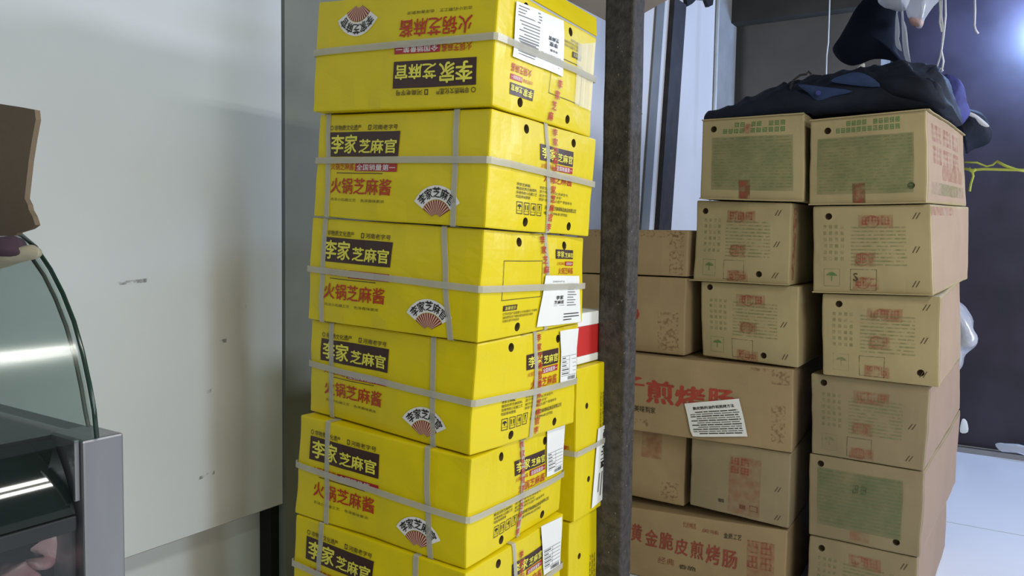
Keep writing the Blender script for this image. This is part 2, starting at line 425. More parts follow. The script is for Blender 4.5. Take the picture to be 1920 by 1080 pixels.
M_purple = mat('dark_purple_cloth', hexc(72, 52, 64), 0.9, var=0.2, scale=18)
M_cream = mat('cream_cloth', hexc(168, 160, 136), 0.9, var=0.15, scale=25)
M_loft = mat('beige_overhead_board', hexc(196, 182, 172), 0.8, var=0.05)
M_dirt = ink('grimy_wall_streak', hexc(168, 160, 146), 0.62, 3.0, 0.25, 0.8)
M_smudge = ink('pencil_smudge', hexc(110, 112, 110), 0.3, 60, 0.1)

# ---------------------------------------------------------------- room shell
XW = -1.80
def slab(name, p0, p1, m, **k):
    mb = MB(); mb.box(p0, p1, m); return struct(mb, name, **k)
YE = atx(529, 700, XW).y                       # where the white board ends beside the stack
ZB0 = atx(240, 1045, XW).z; ZB1 = atx(525, 945, XW).z
ZB = (ZB0 + ZB1) / 2
CEIL = 3.15
YBK = atx(1378, 150, XW).y
mb = MB()
mb.box((XW - 0.05, -2.5, ZB), (XW, YE, CEIL), M_wall)
mb.box((XW - 0.20, -2.5, 0), (XW - 0.10, YE, ZB), M_wall)
mb.box((XW - 0.10, -2.5, ZB - 0.002), (XW - 0.002, YE + 0.001, ZB), M_wall_edge)
ya = atx(392, 700, XW).y; yb = atx(470, 700, XW).y
stain_band(M_wall, ya, yb, atx(430, 430, XW).z, hexc(178, 170, 156), soft=0.035)
for (px, py, wd) in ((455, 581, 0.012), (372, 900, 0.05), (395, 648, 0.05), (218, 535, 0.08), (378, 742, 0.03)):
    q = atx(px, py, XW + 0.002); mb.add([q, q + Vector((0, wd, 0.004)), q + Vector((0, wd, 0.014)), q + Vector((0, 0.004, 0.008))], [(0, 1, 2, 3)], M_smudge)
struct(mb, 'wall_left')
slab('trim_1', (XW - 0.16, YE + 0.0, 0), (XW - 0.05, YE + 0.03, ZB), M_black)
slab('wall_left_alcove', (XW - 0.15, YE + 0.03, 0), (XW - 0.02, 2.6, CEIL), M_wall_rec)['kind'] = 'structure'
YC = atx(1345, 120, XW).y
slab('wall_left_far', (XW - 0.10, 2.6, 0), (XW, YC, CEIL), M_white_panel)
M_wall_end = mat('end_wall_paint', hexc(150, 148, 144), 0.8)
slab('wall_left_end', (XW - 0.10, YC, 0), (XW, YBK + 0.1, CEIL), M_wall_end)
XD = aty(1648, 200, YBK).x                     # left jamb of the doorway
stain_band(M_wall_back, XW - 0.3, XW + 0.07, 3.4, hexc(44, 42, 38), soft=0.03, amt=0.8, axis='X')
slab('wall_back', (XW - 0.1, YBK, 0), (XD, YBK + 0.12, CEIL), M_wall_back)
YDOOR = atz(1860, 852, 0.0).y
slab('wall_back_jamb', (XD - 0.1, YBK + 0.12, 0), (XD, YDOOR + 0.1, CEIL), M_wall_back)
mb = MB(); mb.box((XD, YDOOR, 0.035), (2.2, YDOOR + 0.06, CEIL), M_door)
dr = struct(mb, 'door_1')
mb = MB(); mb.box((XD, YDOOR - 0.05, 0.0), (2.2, YDOOR - 0.001, 0.028), M_thresh_d)
mb.box((XD, YDOOR - 0.066, 0.0), (2.2, YDOOR - 0.05, 0.034), M_thresh)
mb.build('threshold', dr, origin=None)
mb = MB(); mb.box((-2.6, -2.5, -0.1), (3.2, 7.0, 0.0), M_floor)
yj = atz(1870, 996, 0.0).y
mb.box((-1.8, yj, 0.0), (3.2, yj + 0.004, 0.0006), M_grout); mb.box((-1.8, yj - 2.4, 0.0), (3.2, yj - 2.396, 0.0006), M_grout)
struct(mb, 'floor')
mb = MB(); mb.box((-2.6, -2.5, CEIL), (3.2, 7.0, CEIL + 0.1), M_soot)
struct(mb, 'ceiling')
zb_ = aty(1450, 33, YBK - 0.12).z
slab('trim_2', (XW, YBK - 0.12, zb_), (XD, YBK, CEIL), M_soot)
# beige board laid overhead on the column
ZL = CAMZ + 0.76
pl = [atz(1062, 0, ZL), atz(1160, 52, ZL), atz(1232, 11, ZL), atz(1262, -6, ZL), atz(1290, -30, ZL), atz(1170, -75, ZL), atz(1035, -17, ZL)]
mb = MB(); mb.prism(pl, (0, 0, 0.025), M_loft)
for p_ in (pl[3], pl[5]): mb.tube([p_ + Vector((-0.04 if p_ is pl[3] else 0.0, 0.05, 0.02)), Vector((p_.x - (0.04 if p_ is pl[3] else 0.0), p_.y + 0.05, CEIL))], 0.006, M_black, 6)
tag(mb.build('overhead_board', fix=True), 'beige board hung flat overhead behind the top of the rusty column', 'board')

# ---------------------------------------------------------------- rusty column
pc = aty(1150, 540, 1.93)
mb = MB(); s_ = 0.041
cx_, cy_ = pc.x - 0.004, 1.93 + s_
ang = math.radians(4)
n_ = 20
ring = []
for k in range(4):
    a0 = math.pi / 2 * k
    for t in range(4):
        a = a0 + (math.pi / 2) * t / 3
        cxk, cyk = [(1, 1), (-1, 1), (-1, -1), (1, -1)][k]
        ring.append(Vector((cxk * (s_ - 0.008) + 0.008 * math.cos(a), cyk * (s_ - 0.008) + 0.008 * math.sin(a), 0)))
vs = []; fs = []; nz_ = 60; nr = len(ring)
for j in range(nz_ + 1):
    z = (CEIL - 0.001) * j / nz_
    for p in ring:
        q = Vector((cx_, cy_, z)) + Matrix.Rotation(ang, 3, 'Z') @ p
        vs.append(q + noise.noise_vector(q * 9) * 0.0018)
for j in range(nz_):
    for i in range(nr):
        i2 = (i + 1) % nr; fs.append((j * nr + i, j * nr + i2, (j + 1) * nr + i2, (j + 1) * nr + i))
fs.append(tuple(range(nr - 1, -1, -1))); fs.append(tuple(nz_ * nr + i for i in range(nr)))
mb.add(vs, fs, M_rust)
random.seed(4)
for k in range(110):                            # flakes of old paint and mortar stuck to the steel
    z = random.uniform(0.3, 1.9); e = random.random()
    if e < 0.55: q = Vector((cx_ + s_ + 0.0006, cy_ + random.uniform(-s_, s_) * 0.9, z))
    else: q = Vector((cx_ + random.uniform(-0.1, 1) * s_ * 0.92, cy_ - s_ - 0.0006, z))
    q = Vector((cx_, cy_, z)) + Matrix.Rotation(ang, 3, 'Z') @ (q - Vector((cx_, cy_, z)))
    r = random.uniform(0.0006, 0.0026) * random.choice((.6, .6, 1)); vs = []
    for j in range(2):
        for i in range(6): a = i * math.pi / 3; rr = r * (1 - 0.5 * j) * random.uniform(.7, 1.3)
        for i in range(6):
            a = i * math.pi / 3; rr = r * (1 - 0.5 * j) * random.uniform(.6, 1.3)
            if e < 0.55: vs.append(q + Vector((j * 0.0012, rr * math.cos(a), rr * 1.4 * math.sin(a))))
            else: vs.append(q + Vector((rr * math.cos(a), -j * 0.0012, rr * 1.4 * math.sin(a))))
    mb.add(vs, [tuple(range(6, 12))] + [(i, (i + 1) % 6, (i + 1) % 6 + 6, i + 6) for i in range(6)], M_flake)
tag(mb.build('steel_column', smooth=False), 'rusty square steel column standing between the yellow stack and the brown boxes', 'column')

# leaning bars, wall pipe against the far left wall
def leanbar(name, top, bot, wpx, th, m, label, cat, x=XW + 0.001):
    a = atx(top[0], top[1], x); b = atx(bot[0], bot[1], x); a2 = atx(top[0] + wpx, top[1], x); b2 = atx(bot[0] + wpx, bot[1], x)
    d = (b - a); k = (0.002 - b.z) / d.z; c = b + d * k; d2 = b2 - a2; c2 = b2 + d2 * ((0.002 - b2.z) / d2.z)
    kk = (2.74 - a.z) / (-d.z); a = a - d * kk; a2 = a2 - d2 * ((2.74 - a2.z) / (-d2.z))
    mb = MB(); mb.prism([a, a2, c2, c], (th, 0, 0), m)
    return tag(mb.build(name, fix=True, bevel=0.002), label, cat)
leanbar('wall_batten', (1228, 14), (1199, 425), 15, 0.012, M_bar_grey, 'flat grey batten leaning on the white wall just right of the rusty column', 'batten')
leanbar('steel_bar', (1256, 0), (1227, 425), 23, 0.03, M_bar_dark, 'dark brown steel bar leaning on the white wall between batten and brown boxes', 'bar')
pa = atx(1344, 60, XW + 0.012)
mb = MB(); mb.tube([(XW + 0.014, pa.y, 0.0), (XW + 0.014, pa.y, 1.4), (XW + 0.014, pa.y, CEIL)], 0.012, M_pipe, 10)
tag(mb.build('wall_pipe', smooth=True), 'thin white vertical pipe on the wall behind the middle brown stack', 'pipe')

# ---------------------------------------------------------------- carton corners read from the photograph (metres)
C8 = {
 'A': [[-1.3454, 1.2771, 1.8766], [-0.8685, 1.2832, 1.8457], [-0.8755, 1.7043, 1.8341], [-1.3525, 1.6982, 1.8649], [-1.3584, 1.2703, 1.6381], [-0.8796, 1.2783, 1.6165], [-0.8879, 1.6987, 1.6055], [-1.3668, 1.6907, 1.6271]],
 'B': [[-1.364, 1.298, 1.6327], [-0.8834, 1.2913, 1.6115], [-0.8797, 1.7107, 1.5951], [-1.3603, 1.7173, 1.6164], [-1.3754, 1.2894, 1.4053], [-0.8956, 1.2819, 1.3812], [-0.8856, 1.7056, 1.368], [-1.3654, 1.7131, 1.3922]],
 'C': [[-1.3833, 1.2968, 1.4019], [-0.903, 1.2962, 1.3793], [-0.906, 1.7144, 1.3665], [-1.3864, 1.715, 1.3891], [-1.3969, 1.2913, 1.1692], [-0.9155, 1.2918, 1.1525], [-0.9076, 1.7186, 1.1594], [-1.3889, 1.7182, 1.1761]],
 'D': [[-1.4022, 1.3078, 1.1638], [-0.9205, 1.2988, 1.1513], [-0.9167, 1.7166, 1.1576], [-1.3985, 1.7256, 1.1701], [-1.4084, 1.3102, 0.9417], [-0.9324, 1.2966, 0.9188], [-0.9211, 1.7188, 0.9184], [-1.3971, 1.7324, 0.9413]],
 'E': [[-1.4033, 1.2727, 0.9529], [-0.9253, 1.2886, 0.9207], [-0.9438, 1.7065, 0.9015], [-1.4218, 1.6905, 0.9337], [-1.413, 1.2696, 0.7134], [-0.9336, 1.2866, 0.6836], [-0.9514, 1.7071, 0.6919], [-1.4308, 1.69, 0.7216]],
 'F': [[-1.4077, 1.2649, 0.712], [-0.9259, 1.276, 0.6882], [-0.9361, 1.6963, 0.686], [-1.418, 1.6851, 0.7097], [-1.4169, 1.2631, 0.4822], [-0.9351, 1.2742, 0.4584], [-0.9453, 1.6945, 0.4561], [-1.4271, 1.6834, 0.4799]],
 'R1': [[-0.6638, 2.9116, 1.7863], [-0.3013, 2.8949, 1.7961], [-0.2656, 3.9555, 1.8321], [-0.6281, 3.9722, 1.8223], [-0.6578, 2.9196, 1.4904], [-0.2892, 2.9065, 1.4957], [-0.2444, 3.9723, 1.5231], [-0.6131, 3.9854, 1.5178]],
 'R2': [[-0.643, 2.9258, 1.4868], [-0.2799, 2.9089, 1.4888], [-0.2366, 3.9747, 1.5255], [-0.5997, 3.9916, 1.5234], [-0.6366, 2.933, 1.1882], [-0.2577, 2.9267, 1.1957], [-0.2256, 3.9851, 1.2287], [-0.6044, 3.9914, 1.2211]],
 'R3': [[-0.6068, 2.9458, 1.1797], [-0.2395, 2.9501, 1.1902], [-0.2561, 4.0121, 1.1937], [-0.6234, 4.0078, 1.1832], [-0.5937, 2.9457, 0.8918], [-0.2307, 2.9467, 0.896], [-0.2388, 4.0112, 0.8604], [-0.6018, 4.0102, 0.8562]],
 'R4': [[-0.6394, 2.9715, 0.8987], [-0.2604, 2.9683, 0.8875], [-0.2399, 4.0248, 0.8694], [-0.6188, 4.028, 0.8806], [-0.6295, 2.9787, 0.6016], [-0.2651, 2.967, 0.602], [-0.2301, 4.0367, 0.6311], [-0.5945, 4.0484, 0.6307]],
 'R5': [[-0.6337, 2.9809, 0.6005], [-0.2653, 2.9698, 0.5994], [-0.2297, 4.0331, 0.6295], [-0.5981, 4.0442, 0.6305], [-0.6287, 2.9938, 0.3], [-0.2661, 2.9792, 0.303], [-0.2321, 4.0426, 0.3474], [-0.5946, 4.0571, 0.3444]],
 'R6': [[-0.625, 2.9869, 0.293], [-0.2706, 2.9778, 0.2968], [-0.2631, 4.043, 0.2416], [-0.6176, 4.0522, 0.2377], [-0.6229, 2.9729, -0.0032], [-0.2684, 2.9638, 0.0007], [-0.2609, 4.029, -0.0545], [-0.6154, 4.0382, -0.0584]],
 'M1': [[-1.0482, 2.9114, 1.8112], [-0.6879, 2.9184, 1.8145], [-0.7137, 3.9849, 1.8155], [-1.0741, 3.9779, 1.8122], [-1.0519, 2.9134, 1.5189], [-0.6783, 2.9278, 1.5058], [-0.7164, 3.9873, 1.519], [-1.09, 3.973, 1.5322]],
 'M2': [[-1.0788, 2.9597, 1.5113], [-0.7181, 2.9282, 1.4968], [-0.6365, 3.9924, 1.5073], [-0.9972, 4.0239, 1.5218], [-1.0838, 2.9587, 1.2133], [-0.7173, 2.9316, 1.207], [-0.6388, 3.9932, 1.2109], [-1.0053, 4.0203, 1.2172]],
 'M3': [[-1.057, 2.9682, 1.1977], [-0.686, 2.948, 1.202], [-0.6191, 4.0101, 1.2163], [-0.99, 4.0303, 1.212], [-1.0469, 2.9773, 0.917], [-0.68, 2.9536, 0.9103], [-0.6171, 4.0127, 0.9198], [-0.984, 4.0364, 0.9265]],
 'L1': [[-1.4509, 2.9066, 0.9081], [-0.6924, 2.9519, 0.9054], [-0.756, 4.0141, 0.9104], [-1.5145, 3.9689, 0.9131], [-1.4508, 2.9072, 0.5999], [-0.6922, 2.9525, 0.5972], [-0.7559, 4.0147, 0.6022], [-1.5145, 3.9694, 0.6049]],
 'M4': [[-1.0678, 2.9566, 0.6003], [-0.695, 2.9643, 0.5942], [-0.7078, 4.0278, 0.6193], [-1.0807, 4.02, 0.6254], [-1.0709, 2.9649, 0.327], [-0.6976, 2.972, 0.3096], [-0.7134, 4.0327, 0.3229], [-1.0867, 4.0255, 0.3403]],
 'L2': [[-1.4564, 2.926, 0.275], [-0.6979, 2.9738, 0.304], [-0.7615, 4.0334, 0.2734], [-1.52, 3.9857, 0.2444], [-1.4567, 2.9258, -0.002], [-0.6982, 2.9736, 0.027], [-0.7619, 4.0332, -0.0036], [-1.5203, 3.9855, -0.0326]],
}

for k_ in ('R6', 'L2'):
    for i_ in range(4, 8): C8[k_][i_][2] = 0.001
for up_, lo_ in (('A', 'B'), ('B', 'C'), ('C', 'D'), ('D', 'E'), ('E', 'F'), ('R1', 'R2'), ('R2', 'R3'), ('R3', 'R4'), ('R4', 'R5'), ('R5', 'R6'), ('M1', 'M2'), ('M2', 'M3')):
    for i_ in range(4):
        z_ = (C8[up_][i_ + 4][2] + C8[lo_][i_][2]) / 2; C8[up_][i_ + 4][2] = z_; C8[lo_][i_][2] = z_
for i_ in (2, 6): C8['M3'][i_][0] -= 0.05; C8['M2'][i_][0] -= 0.03

# ---------------------------------------------------------------- yellow cartons
FW, FH = 0.48, 0.23
def yellow_front(c, mb, f, fl):
    T = lambda *a, **k: c.text(mb, f, *a, flip=fl, **k); R = lambda *a, **k: c.rect(mb, f, *a, flip=fl, **k)
    c.disc(mb, f, 0.092, 0.135, 0.011, 2.1, M_brn_ink, flip=fl, rin=0.008)
    T('非物质文化遗产', 0.112, 0.108, 0.282, 0.160, M_brn_ink, bold=0.01)
    T('河南老字号', 0.352, 0.112, 0.498, 0.160, M_brn_ink, bold=0.01)
    c.frame(mb, f, 0.325, 0.112, 0.343, 0.160, 0.004, 2, M_brn_ink, flip=fl)
    R(0.080, 0.176, 0.515, 0.410, M_brn_ink, n=8)
    T('李家', 0.098, 0.205, 0.265, 0.380, M_yel_ink, off=0.002, bold=0.035)
    T('芝麻官', 0.282, 0.250, 0.500, 0.378, M_yel_ink, off=0.002, bold=0.035)
    T('火锅芝麻酱', 0.106, 0.470, 0.258, 0.540, M_red_ink, bold=0.01)
    R(0.266, 0.474, 0.515, 0.548, M_mar_ink)
    T('全国销量第一', 0.276, 0.482, 0.505, 0.540, M_wht_ink, off=0.002, bold=0.012)
    R(0.147, 0.564, 0.435, 0.571, M_brn_ink)
    T('火锅芝麻酱', 0.113, 0.615, 0.490, 0.765, M_red_ink, bold=0.018)
    T('古法小石磨工艺', 0.120, 0.808, 0.285, 0.836, M_brn_ink)
    T('色泽香味更浓', 0.315, 0.808, 0.457, 0.836, M_brn_ink)
    # fan emblem with the name in an arc
    uc, vc = 0.745, 0.955
    q = lambda r, a: (uc + r * math.cos(a) / FW, vc - r * math.sin(a) / FH)
    n = 14; a0, a1 = math.radians(150), math.radians(30)
    for i in range(n):
        p0 = a0 + (a1 - a0) * i / n; p1 = a0 + (a1 - a0) * (i + 1) / n
        c.poly(mb, f, [q(0.040, p0), q(0.040, p1), q(0.068, p1), q(0.068, p0)], M_wht_ink, flip=fl)
        c.poly(mb, f, [q(0.010, p0), q(0.010, p1), q(0.0385, p1), q(0.0385, p0)], M_robe, flip=fl)
    for i in range(12):
        a = math.radians(144 - i * 108 / 11); d = 0.022
        c.poly(mb, f, [q(0.010, a + d * 2), q(0.010, a - d * 2), q(0.0385, a - d * 2), q(0.0385, a + d * 2)], M_pink_ink, off=0.0018, flip=fl)
    b0, b1 = math.radians(143), math.radians(37)
    T('李家芝麻官', 0, 0, 0, 0, M_blk_ink, off=0.002, bold=0.025, fn=lambda x, y: q(0.0645 - 0.021 * y, b0 + (b1 - b0) * x))

def icon_row(c, mb, f, u0, v0, u1, v1, fl, m):
    w = (u1 - u0) / 4
    for i in range(4):
        a = u0 + w * i; b = a + w * 0.78
        c.frame(mb, f, a, v0, b, v1, 0.0035, 1.8, m, flip=fl); c.rect(mb, f, a, v0 + (v1 - v0) * .72, b, v0 + (v1 - v0) * .75, m, flip=fl)
        mu = (a + b) / 2; h = v1 - v0
        if i == 0:
            c.poly(mb, f, [(mu - w * .28, v0 + h * .42), (mu - w * .15, v0 + h * .25), (mu, v0 + h * .2), (mu + w * .15, v0 + h * .25), (mu + w * .28, v0 + h * .42)], m, flip=fl)
            c.rect(mb, f, mu - .003, v0 + h * .42, mu + .003, v0 + h * .62, m, flip=fl)
        elif i == 1:
            for d in (-.16, .16): c.rect(mb, f, mu + d * w - .003, v0 + h * .2, mu + d * w + .003, v0 + h * .62, m, flip=fl)
        elif i == 2: c.text(mb, f, '4', mu - w * .17, v0 + h * .18, mu + w * .17, v0 + h * .62, m, bold=.02, flip=fl)
        else:
            c.poly(mb, f, [(mu - w * .12, v0 + h * .15), (mu + w * .12, v0 + h * .15), (mu + w * .04, v0 + h * .4), (mu - w * .04, v0 + h * .4)], m, flip=fl)
            c.rect(mb, f, mu - .003, v0 + h * .4, mu + .003, v0 + h * .62, m, flip=fl)

def yellow_side(c, mb, f, fl, kind):
    T = lambda *a, **k: c.text(mb, f, *a, flip=fl, **k); R = lambda *a, **k: c.rect(mb, f, *a, flip=fl, **k)
    if kind == 1:
        R(0.418, 0.192, 0.752, 0.338, M_brn_ink)
        T('李家', 0.432, 0.215, 0.575, 0.315, M_yel_ink, off=0.002, bold=0.03)
        T('芝麻官', 0.590, 0.238, 0.742, 0.315, M_yel_ink, off=0.002, bold=0.03)
        T('火锅芝麻酱', 0.430, 0.362, 0.560, 0.405, M_red_ink)
        R(0.577, 0.350, 0.752, 0.408, M_mar_ink)
        T('全国销量第一', 0.585, 0.357, 0.745, 0.400, M_wht_ink, off=0.002, bold=0.01)
        T('火锅芝麻酱', 0.465, 0.440, 0.750, 0.530, M_red_ink, bold=0.01)
        for k, s in enumerate(('李家芝麻酱,', '精选优质芝麻原料,', '采用传统小石磨工艺', '吃起来味更香')):
            T(s, 0.225, 0.575 + k * 0.036, 0.225 + 0.020 * len(s), 0.603 + k * 0.036, M_blk_ink, bold=0.008)
        for k, s in enumerate(('李家芝麻官', '源于传统老作坊,传承至今,', '被评为"河南老字号"', '荣获"非物质文化遗产"荣誉称号')):
            T(s, 0.428, 0.575 + k * 0.036, 0.428 + 0.0225 * len(s), 0.603 + k * 0.036, M_blk_ink)
        icon_row(c, mb, f, 0.232, 0.742, 0.480, 0.850, fl, M_blk_ink)
        T('河南李家芝麻调味品食品有限公司', 0.496, 0.745, 0.822, 0.785, M_blk_ink, bold=0.015)
        T('电话:0394-8137702', 0.496, 0.798, 0.730, 0.830, M_blk_ink, bold=0.01)
    else:
        c.frame(mb, f, 0.16, 0.272, 0.515, 0.640, 0.003, 1.8, M_blk_ink, flip=fl)
        R(0.181, 0.690, 0.295, 0.742, M_brn_ink)
        T('温馨提示', 0.192, 0.699, 0.284, 0.733, M_yel_ink, off=0.002)
        for k, s in enumerate(('打包时因产品需要允许净含量有少许偏差', '请放置阴凉干燥处保存避免阳光直射', '开箱后请尽快使用')):
            T(s, 0.182, 0.757 + k * 0.034, 0.182 + 0.0175 * len(s), 0.783 + k * 0.034, M_brn_ink)
        R(0.652, 0.150, 0.853, 0.250, M_brn_ink)
        T('李家', 0.662, 0.167, 0.745, 0.235, M_yel_ink, off=0.002, bold=0.025)
        T('芝麻官', 0.752, 0.182, 0.846, 0.235, M_yel_ink, off=0.002, bold=0.025)
        T('火锅芝麻酱', 0.668, 0.285, 0.750, 0.318, M_red_ink)
        R(0.758, 0.278, 0.856, 0.324, M_mar_ink); T('全国销量第一', 0.763, 0.286, 0.851, 0.316, M_wht_ink, off=0.002)
        T('火锅芝麻酱', 0.685, 0.345, 0.858, 0.415, M_red_ink, bold=0.01)

def ribbon(c, name, segs, root, wid=0.014, off=0.0058, m=None):
    mb = MB(); vs, fs = c.path(segs, wid, off); mb.add(vs, fs, m or M_strap); return mb.build(name, root)
def paper(c, root, f, quad, kind, m=None):
    """white delivery label, quad = TL, TR, BL, BR in face coordinates"""
    mb = MB(); off = 0.0042
    def L(a, b): 
        u = (quad[0][0] * (1 - a) + quad[1][0] * a) * (1 - b) + (quad[2][0] * (1 - a) + quad[3][0] * a) * b
        v = (quad[0][1] * (1 - a) + quad[1][1] * a) * (1 - b) + (quad[2][1] * (1 - a) + quad[3][1] * a) * b
        return u, v
    n = 5; vs = [c.P(f, *L(i / n, j / n), off) for j in range(n + 1) for i in range(n + 1)]
    k0 = len(vs); vs += [c.P(f, *L(i / n, j / n), off - 0.0006) for j in range(n + 1) for i in range(n + 1)]
    fs = [(j * (n + 1) + i, (j + 1) * (n + 1) + i, (j + 1) * (n + 1) + i + 1, j * (n + 1) + i + 1) for j in range(n) for i in range(n)]
    fs += [tuple(q + k0 for q in f_[::-1]) for f_ in fs]
    mb.add(vs, fs, M_paper)
    def r(a0, b0, a1, b1, mm=M_grey_ink): mb.add([c.P(f, *L(a, b), off + 0.0006) for a, b in ((a0, b0), (a0, b1), (a1, b1), (a1, b0))], [(0, 1, 2, 3)], mm)
    def t(s, a0, b0, a1, b1, mm=M_grey_ink, rot=0, bold=0.0):
        v_, f_, _ = text_geo(s, bold)
        g = (lambda x, y: L(a0 + (a1 - a0) * x, b0 + (b1 - b0) * y)) if rot == 0 else ((lambda x, y: L(a1 - (a1 - a0) * x, b1 - (b1 - b0) * y)) if rot == 180 else (lambda x, y: L(a1 - (a1 - a0) * y, b0 + (b1 - b0) * x)))
        mb.add([c.P(f, *g(x, y), off + 0.0008) for x, y in v_], f_, mm)
    random.seed(int(abs(quad[0][0]) * 1000))
    if kind == 'waybill':
        for k in range(6): r(0.05, 0.50 + k * 0.075, 0.95, 0.508 + k * 0.075)
        r(0.52, 0.5, 0.53, 0.88)
        for k in range(5): r(0.08, 0.53 + k * 0.075, 0.08 + random.uniform(.2, .42), 0.548 + k * 0.075, M_blk_ink)
        for k in range(14): r(0.42 + k * 0.035, 0.90, 0.42 + k * 0.035 + random.choice((.008, .018)), 0.97, M_blk_ink)
    elif kind == 'brand':
        t('李家', 0.33, 0.40, 0.50, 0.48, M_blk_ink, bold=0.03); t('芝麻官', 0.30, 0.50, 0.52, 0.57, M_blk_ink, bold=0.03)
        r(0.30, 0.60, 0.55, 0.607)
        t('芝麻酱系列产品', 0.2, 0.1, 0.52, 0.135)
        for k in range(9): r(0.62, 0.16 + k * 0.055, random.uniform(.78, .94), 0.178 + k * 0.055)
        for k in range(3): r(0.55, 0.78 + k * 0.06, random.uniform(.75, .95), 0.8 + k * 0.06, M_blk_ink)
    elif kind == 'brand_flip':
        t('李家', 0.68, 0.47, 0.86, 0.55, M_blk_ink, rot=180, bold=0.03); t('芝麻官', 0.66, 0.38, 0.88, 0.45, M_blk_ink, rot=180, bold=0.03)
        for k in range(9): r(random.uniform(.06, .2), 0.30 + k * 0.055, 0.46, 0.318 + k * 0.055)
        for k in range(4): r(0.05, 0.05 + k * 0.055, random.uniform(.38, .5), 0.07 + k * 0.055, M_grey_ink)
        for k in range(7): r(random.uniform(.07, .12), 0.62 + k * 0.045, random.uniform(.4, .46), 0.635 + k * 0.045)
        t('李家芝麻官系列产品', 0.52, 0.70, 0.94, 0.735, rot=180); r(0.5, 0.88, 0.9, 0.895); r(0.5, 0.83, 0.86, 0.838); t('净含量', 0.7, 0.60, 0.86, 0.64, M_blk_ink, rot=180, bold=.02)
    elif kind == 'vertical':
        t('芝麻调料酱', 0.25, 0.05, 0.75, 0.55, M_blk_ink, rot=90, bold=0.03)
        for k in range(5): r(0.2 + k * .12, 0.6, 0.25 + k * .12, random.uniform(.8, .95), M_grey_ink)
    return mb.build('shipping_label', root)
def tape_mark(c, root, f, pts, wid, s='李家芝麻官', name='adhesive_tape'):
    """printed parcel tape down a face: pts = (u, v) centre line"""
    mb = MB(); vs = []
    for u, v in pts: vs += [c.P(f, u - wid / 2, v, 0.0024), c.P(f, u + wid / 2, v, 0.0024)]
    mb.add(vs, [(2 * i, 2 * i + 2, 2 * i + 3, 2 * i + 1) for i in range(len(pts) - 1)], M_tape)
    tot = pts[-1][1] - pts[0][1]; n = max(1, int(tot / 0.085))
    for k in range(n):
        v0 = pts[0][1] + tot * (k + 0.08) / n; v1 = v0 + tot / n * 0.78
        j = min(len(pts) - 2, int((len(pts) - 1) * (k + .5) / n)); t_ = (len(pts) - 1) * (k + .5) / n - j
        u = pts[j][0] * (1 - t_) + pts[j + 1][0] * t_
        vv, ff, _ = text_geo(s[k % len(s)], 0.03)
        mb.add([c.P(f, u - wid * .32 + wid * .64 * x, v0 + (v1 - v0) * y, 0.0030) for x, y in vv], ff, M_red_ink)
    return mb.build(name, root)

def yellow_carton(key, label, kind, flip=False, h=None, hs=None, vl=(), vs_=None, seed=1, holes=True, prints=True, group='yellow sesame paste cartons in the front stack', bl=None, c8=None):
    c = Carton(c8 or C8[key], seed, bulge=0.005, crump=0.0055, bl=bl)
    bc = sum((Vector(p) for p in c.c[4:]), Vector()) / 4
    root = thing('yellow_carton', bc, label, 'carton', group)
    hl = []
    if holes:
        r = 0.0098
        for (u, v) in ((0.29, 0.095), (0.755, 0.105), (0.32, 0.915), (0.765, 0.92)): hl.append(('S', 1 - u if flip else u, 1 - v if flip else v, r))
    mb = MB(); c.body(mb, M_yel, hl, M_cut)
    if prints:
        yellow_front(c, mb, 'F', flip); yellow_side(c, mb, 'S', flip, kind)
    mb.build('carton_body', root)
    if h:
        ribbon(c, 'strapping_band', [('F', 0, h[0], 1, h[1]), ('S', 0, h[1], 1, h[2]), ('B', 0, h[2], 1, h[2]), ('W', 0, h[2], 1, h[0])], root)
    for (u0, u1) in vl:
        ribbon(c, 'strapping_band', [('F', u0, 0, u1, 1), ('U', u1, 0, u1, 1), ('B', 1 - u1, 1, 1 - u0, 0), ('T', u0, 0, u0, 1)], root, off=0.0015)
    if vs_:
        u0, u1 = vs_
        ribbon(c, 'strapping_band', [('S', u0, 0, u1, 1), ('U', 1, 1 - u1, 0, 1 - u1), ('W', 1 - u1, 1, 1 - u0, 0), ('T', 0, 1 - u0, 1, 1 - u0)], root, off=0.0022)
    return c, root

cA, rA = yellow_carton('A', 'topmost yellow carton of the front stack, standing upside down with inverted lettering', 2, True, (0.467, 0.432, 0.42), seed=1)
paper(cA, rA, 'S', ((0.138, 0.075), (0.582, 0.025), (0.132, 0.539), (0.609, 0.534)), 'brand_flip')
tape_mark(cA, rA, 'S', ((0.60, 0.56), (0.58, 0.7), (0.55, 0.85), (0.515, 0.985)), 0.07)
mb = MB()
for i, (u0, u1) in enumerate(((0.755, 0.80), (0.81, 0.86), (0.865, 0.96))):     # wrinkled shiny tape at the corner
    for k in range(5):
        a = u0 + (u1 - u0) * k / 5; b = a + (u1 - u0) / 5
        o1 = 0.004 + 0.003 * (k % 2); o2 = 0.004 + 0.003 * ((k + 1) % 2)
        mb.add([cA.P('S', a, 0.17 - .1 * (a - .75) / .2, o1), cA.P('S', b, 0.17 - .1 * (b - .75) / .2, o2), cA.P('S', b, 0.74, o2), cA.P('S', a, 0.74, o1)], [(0, 3, 2, 1)], M_shiny)
mb.build('clear_tape_patch', rA)
# the raised yellow flap of the top carton
TRq = cA.c[2]; TCq = cA.c[1]
fl = [atx(999, -1, TCq.x - 0.004), atx(1119, 68, TCq.x - 0.004), atx(1118, 34, TCq.x - 0.03), atx(1062, 1, TCq.x - 0.03), atx(1000, -36, TCq.x - 0.03), atx(940, -70, TCq.x - 0.03), atx(938, -36, TCq.x - 0.004)]
fl = [Vector(p) for p in fl]; 
mb = MB(); mb.prism(fl, (-0.003, 0, 0.0), M_yel); mb.build('top_flap', rA, fix=True)

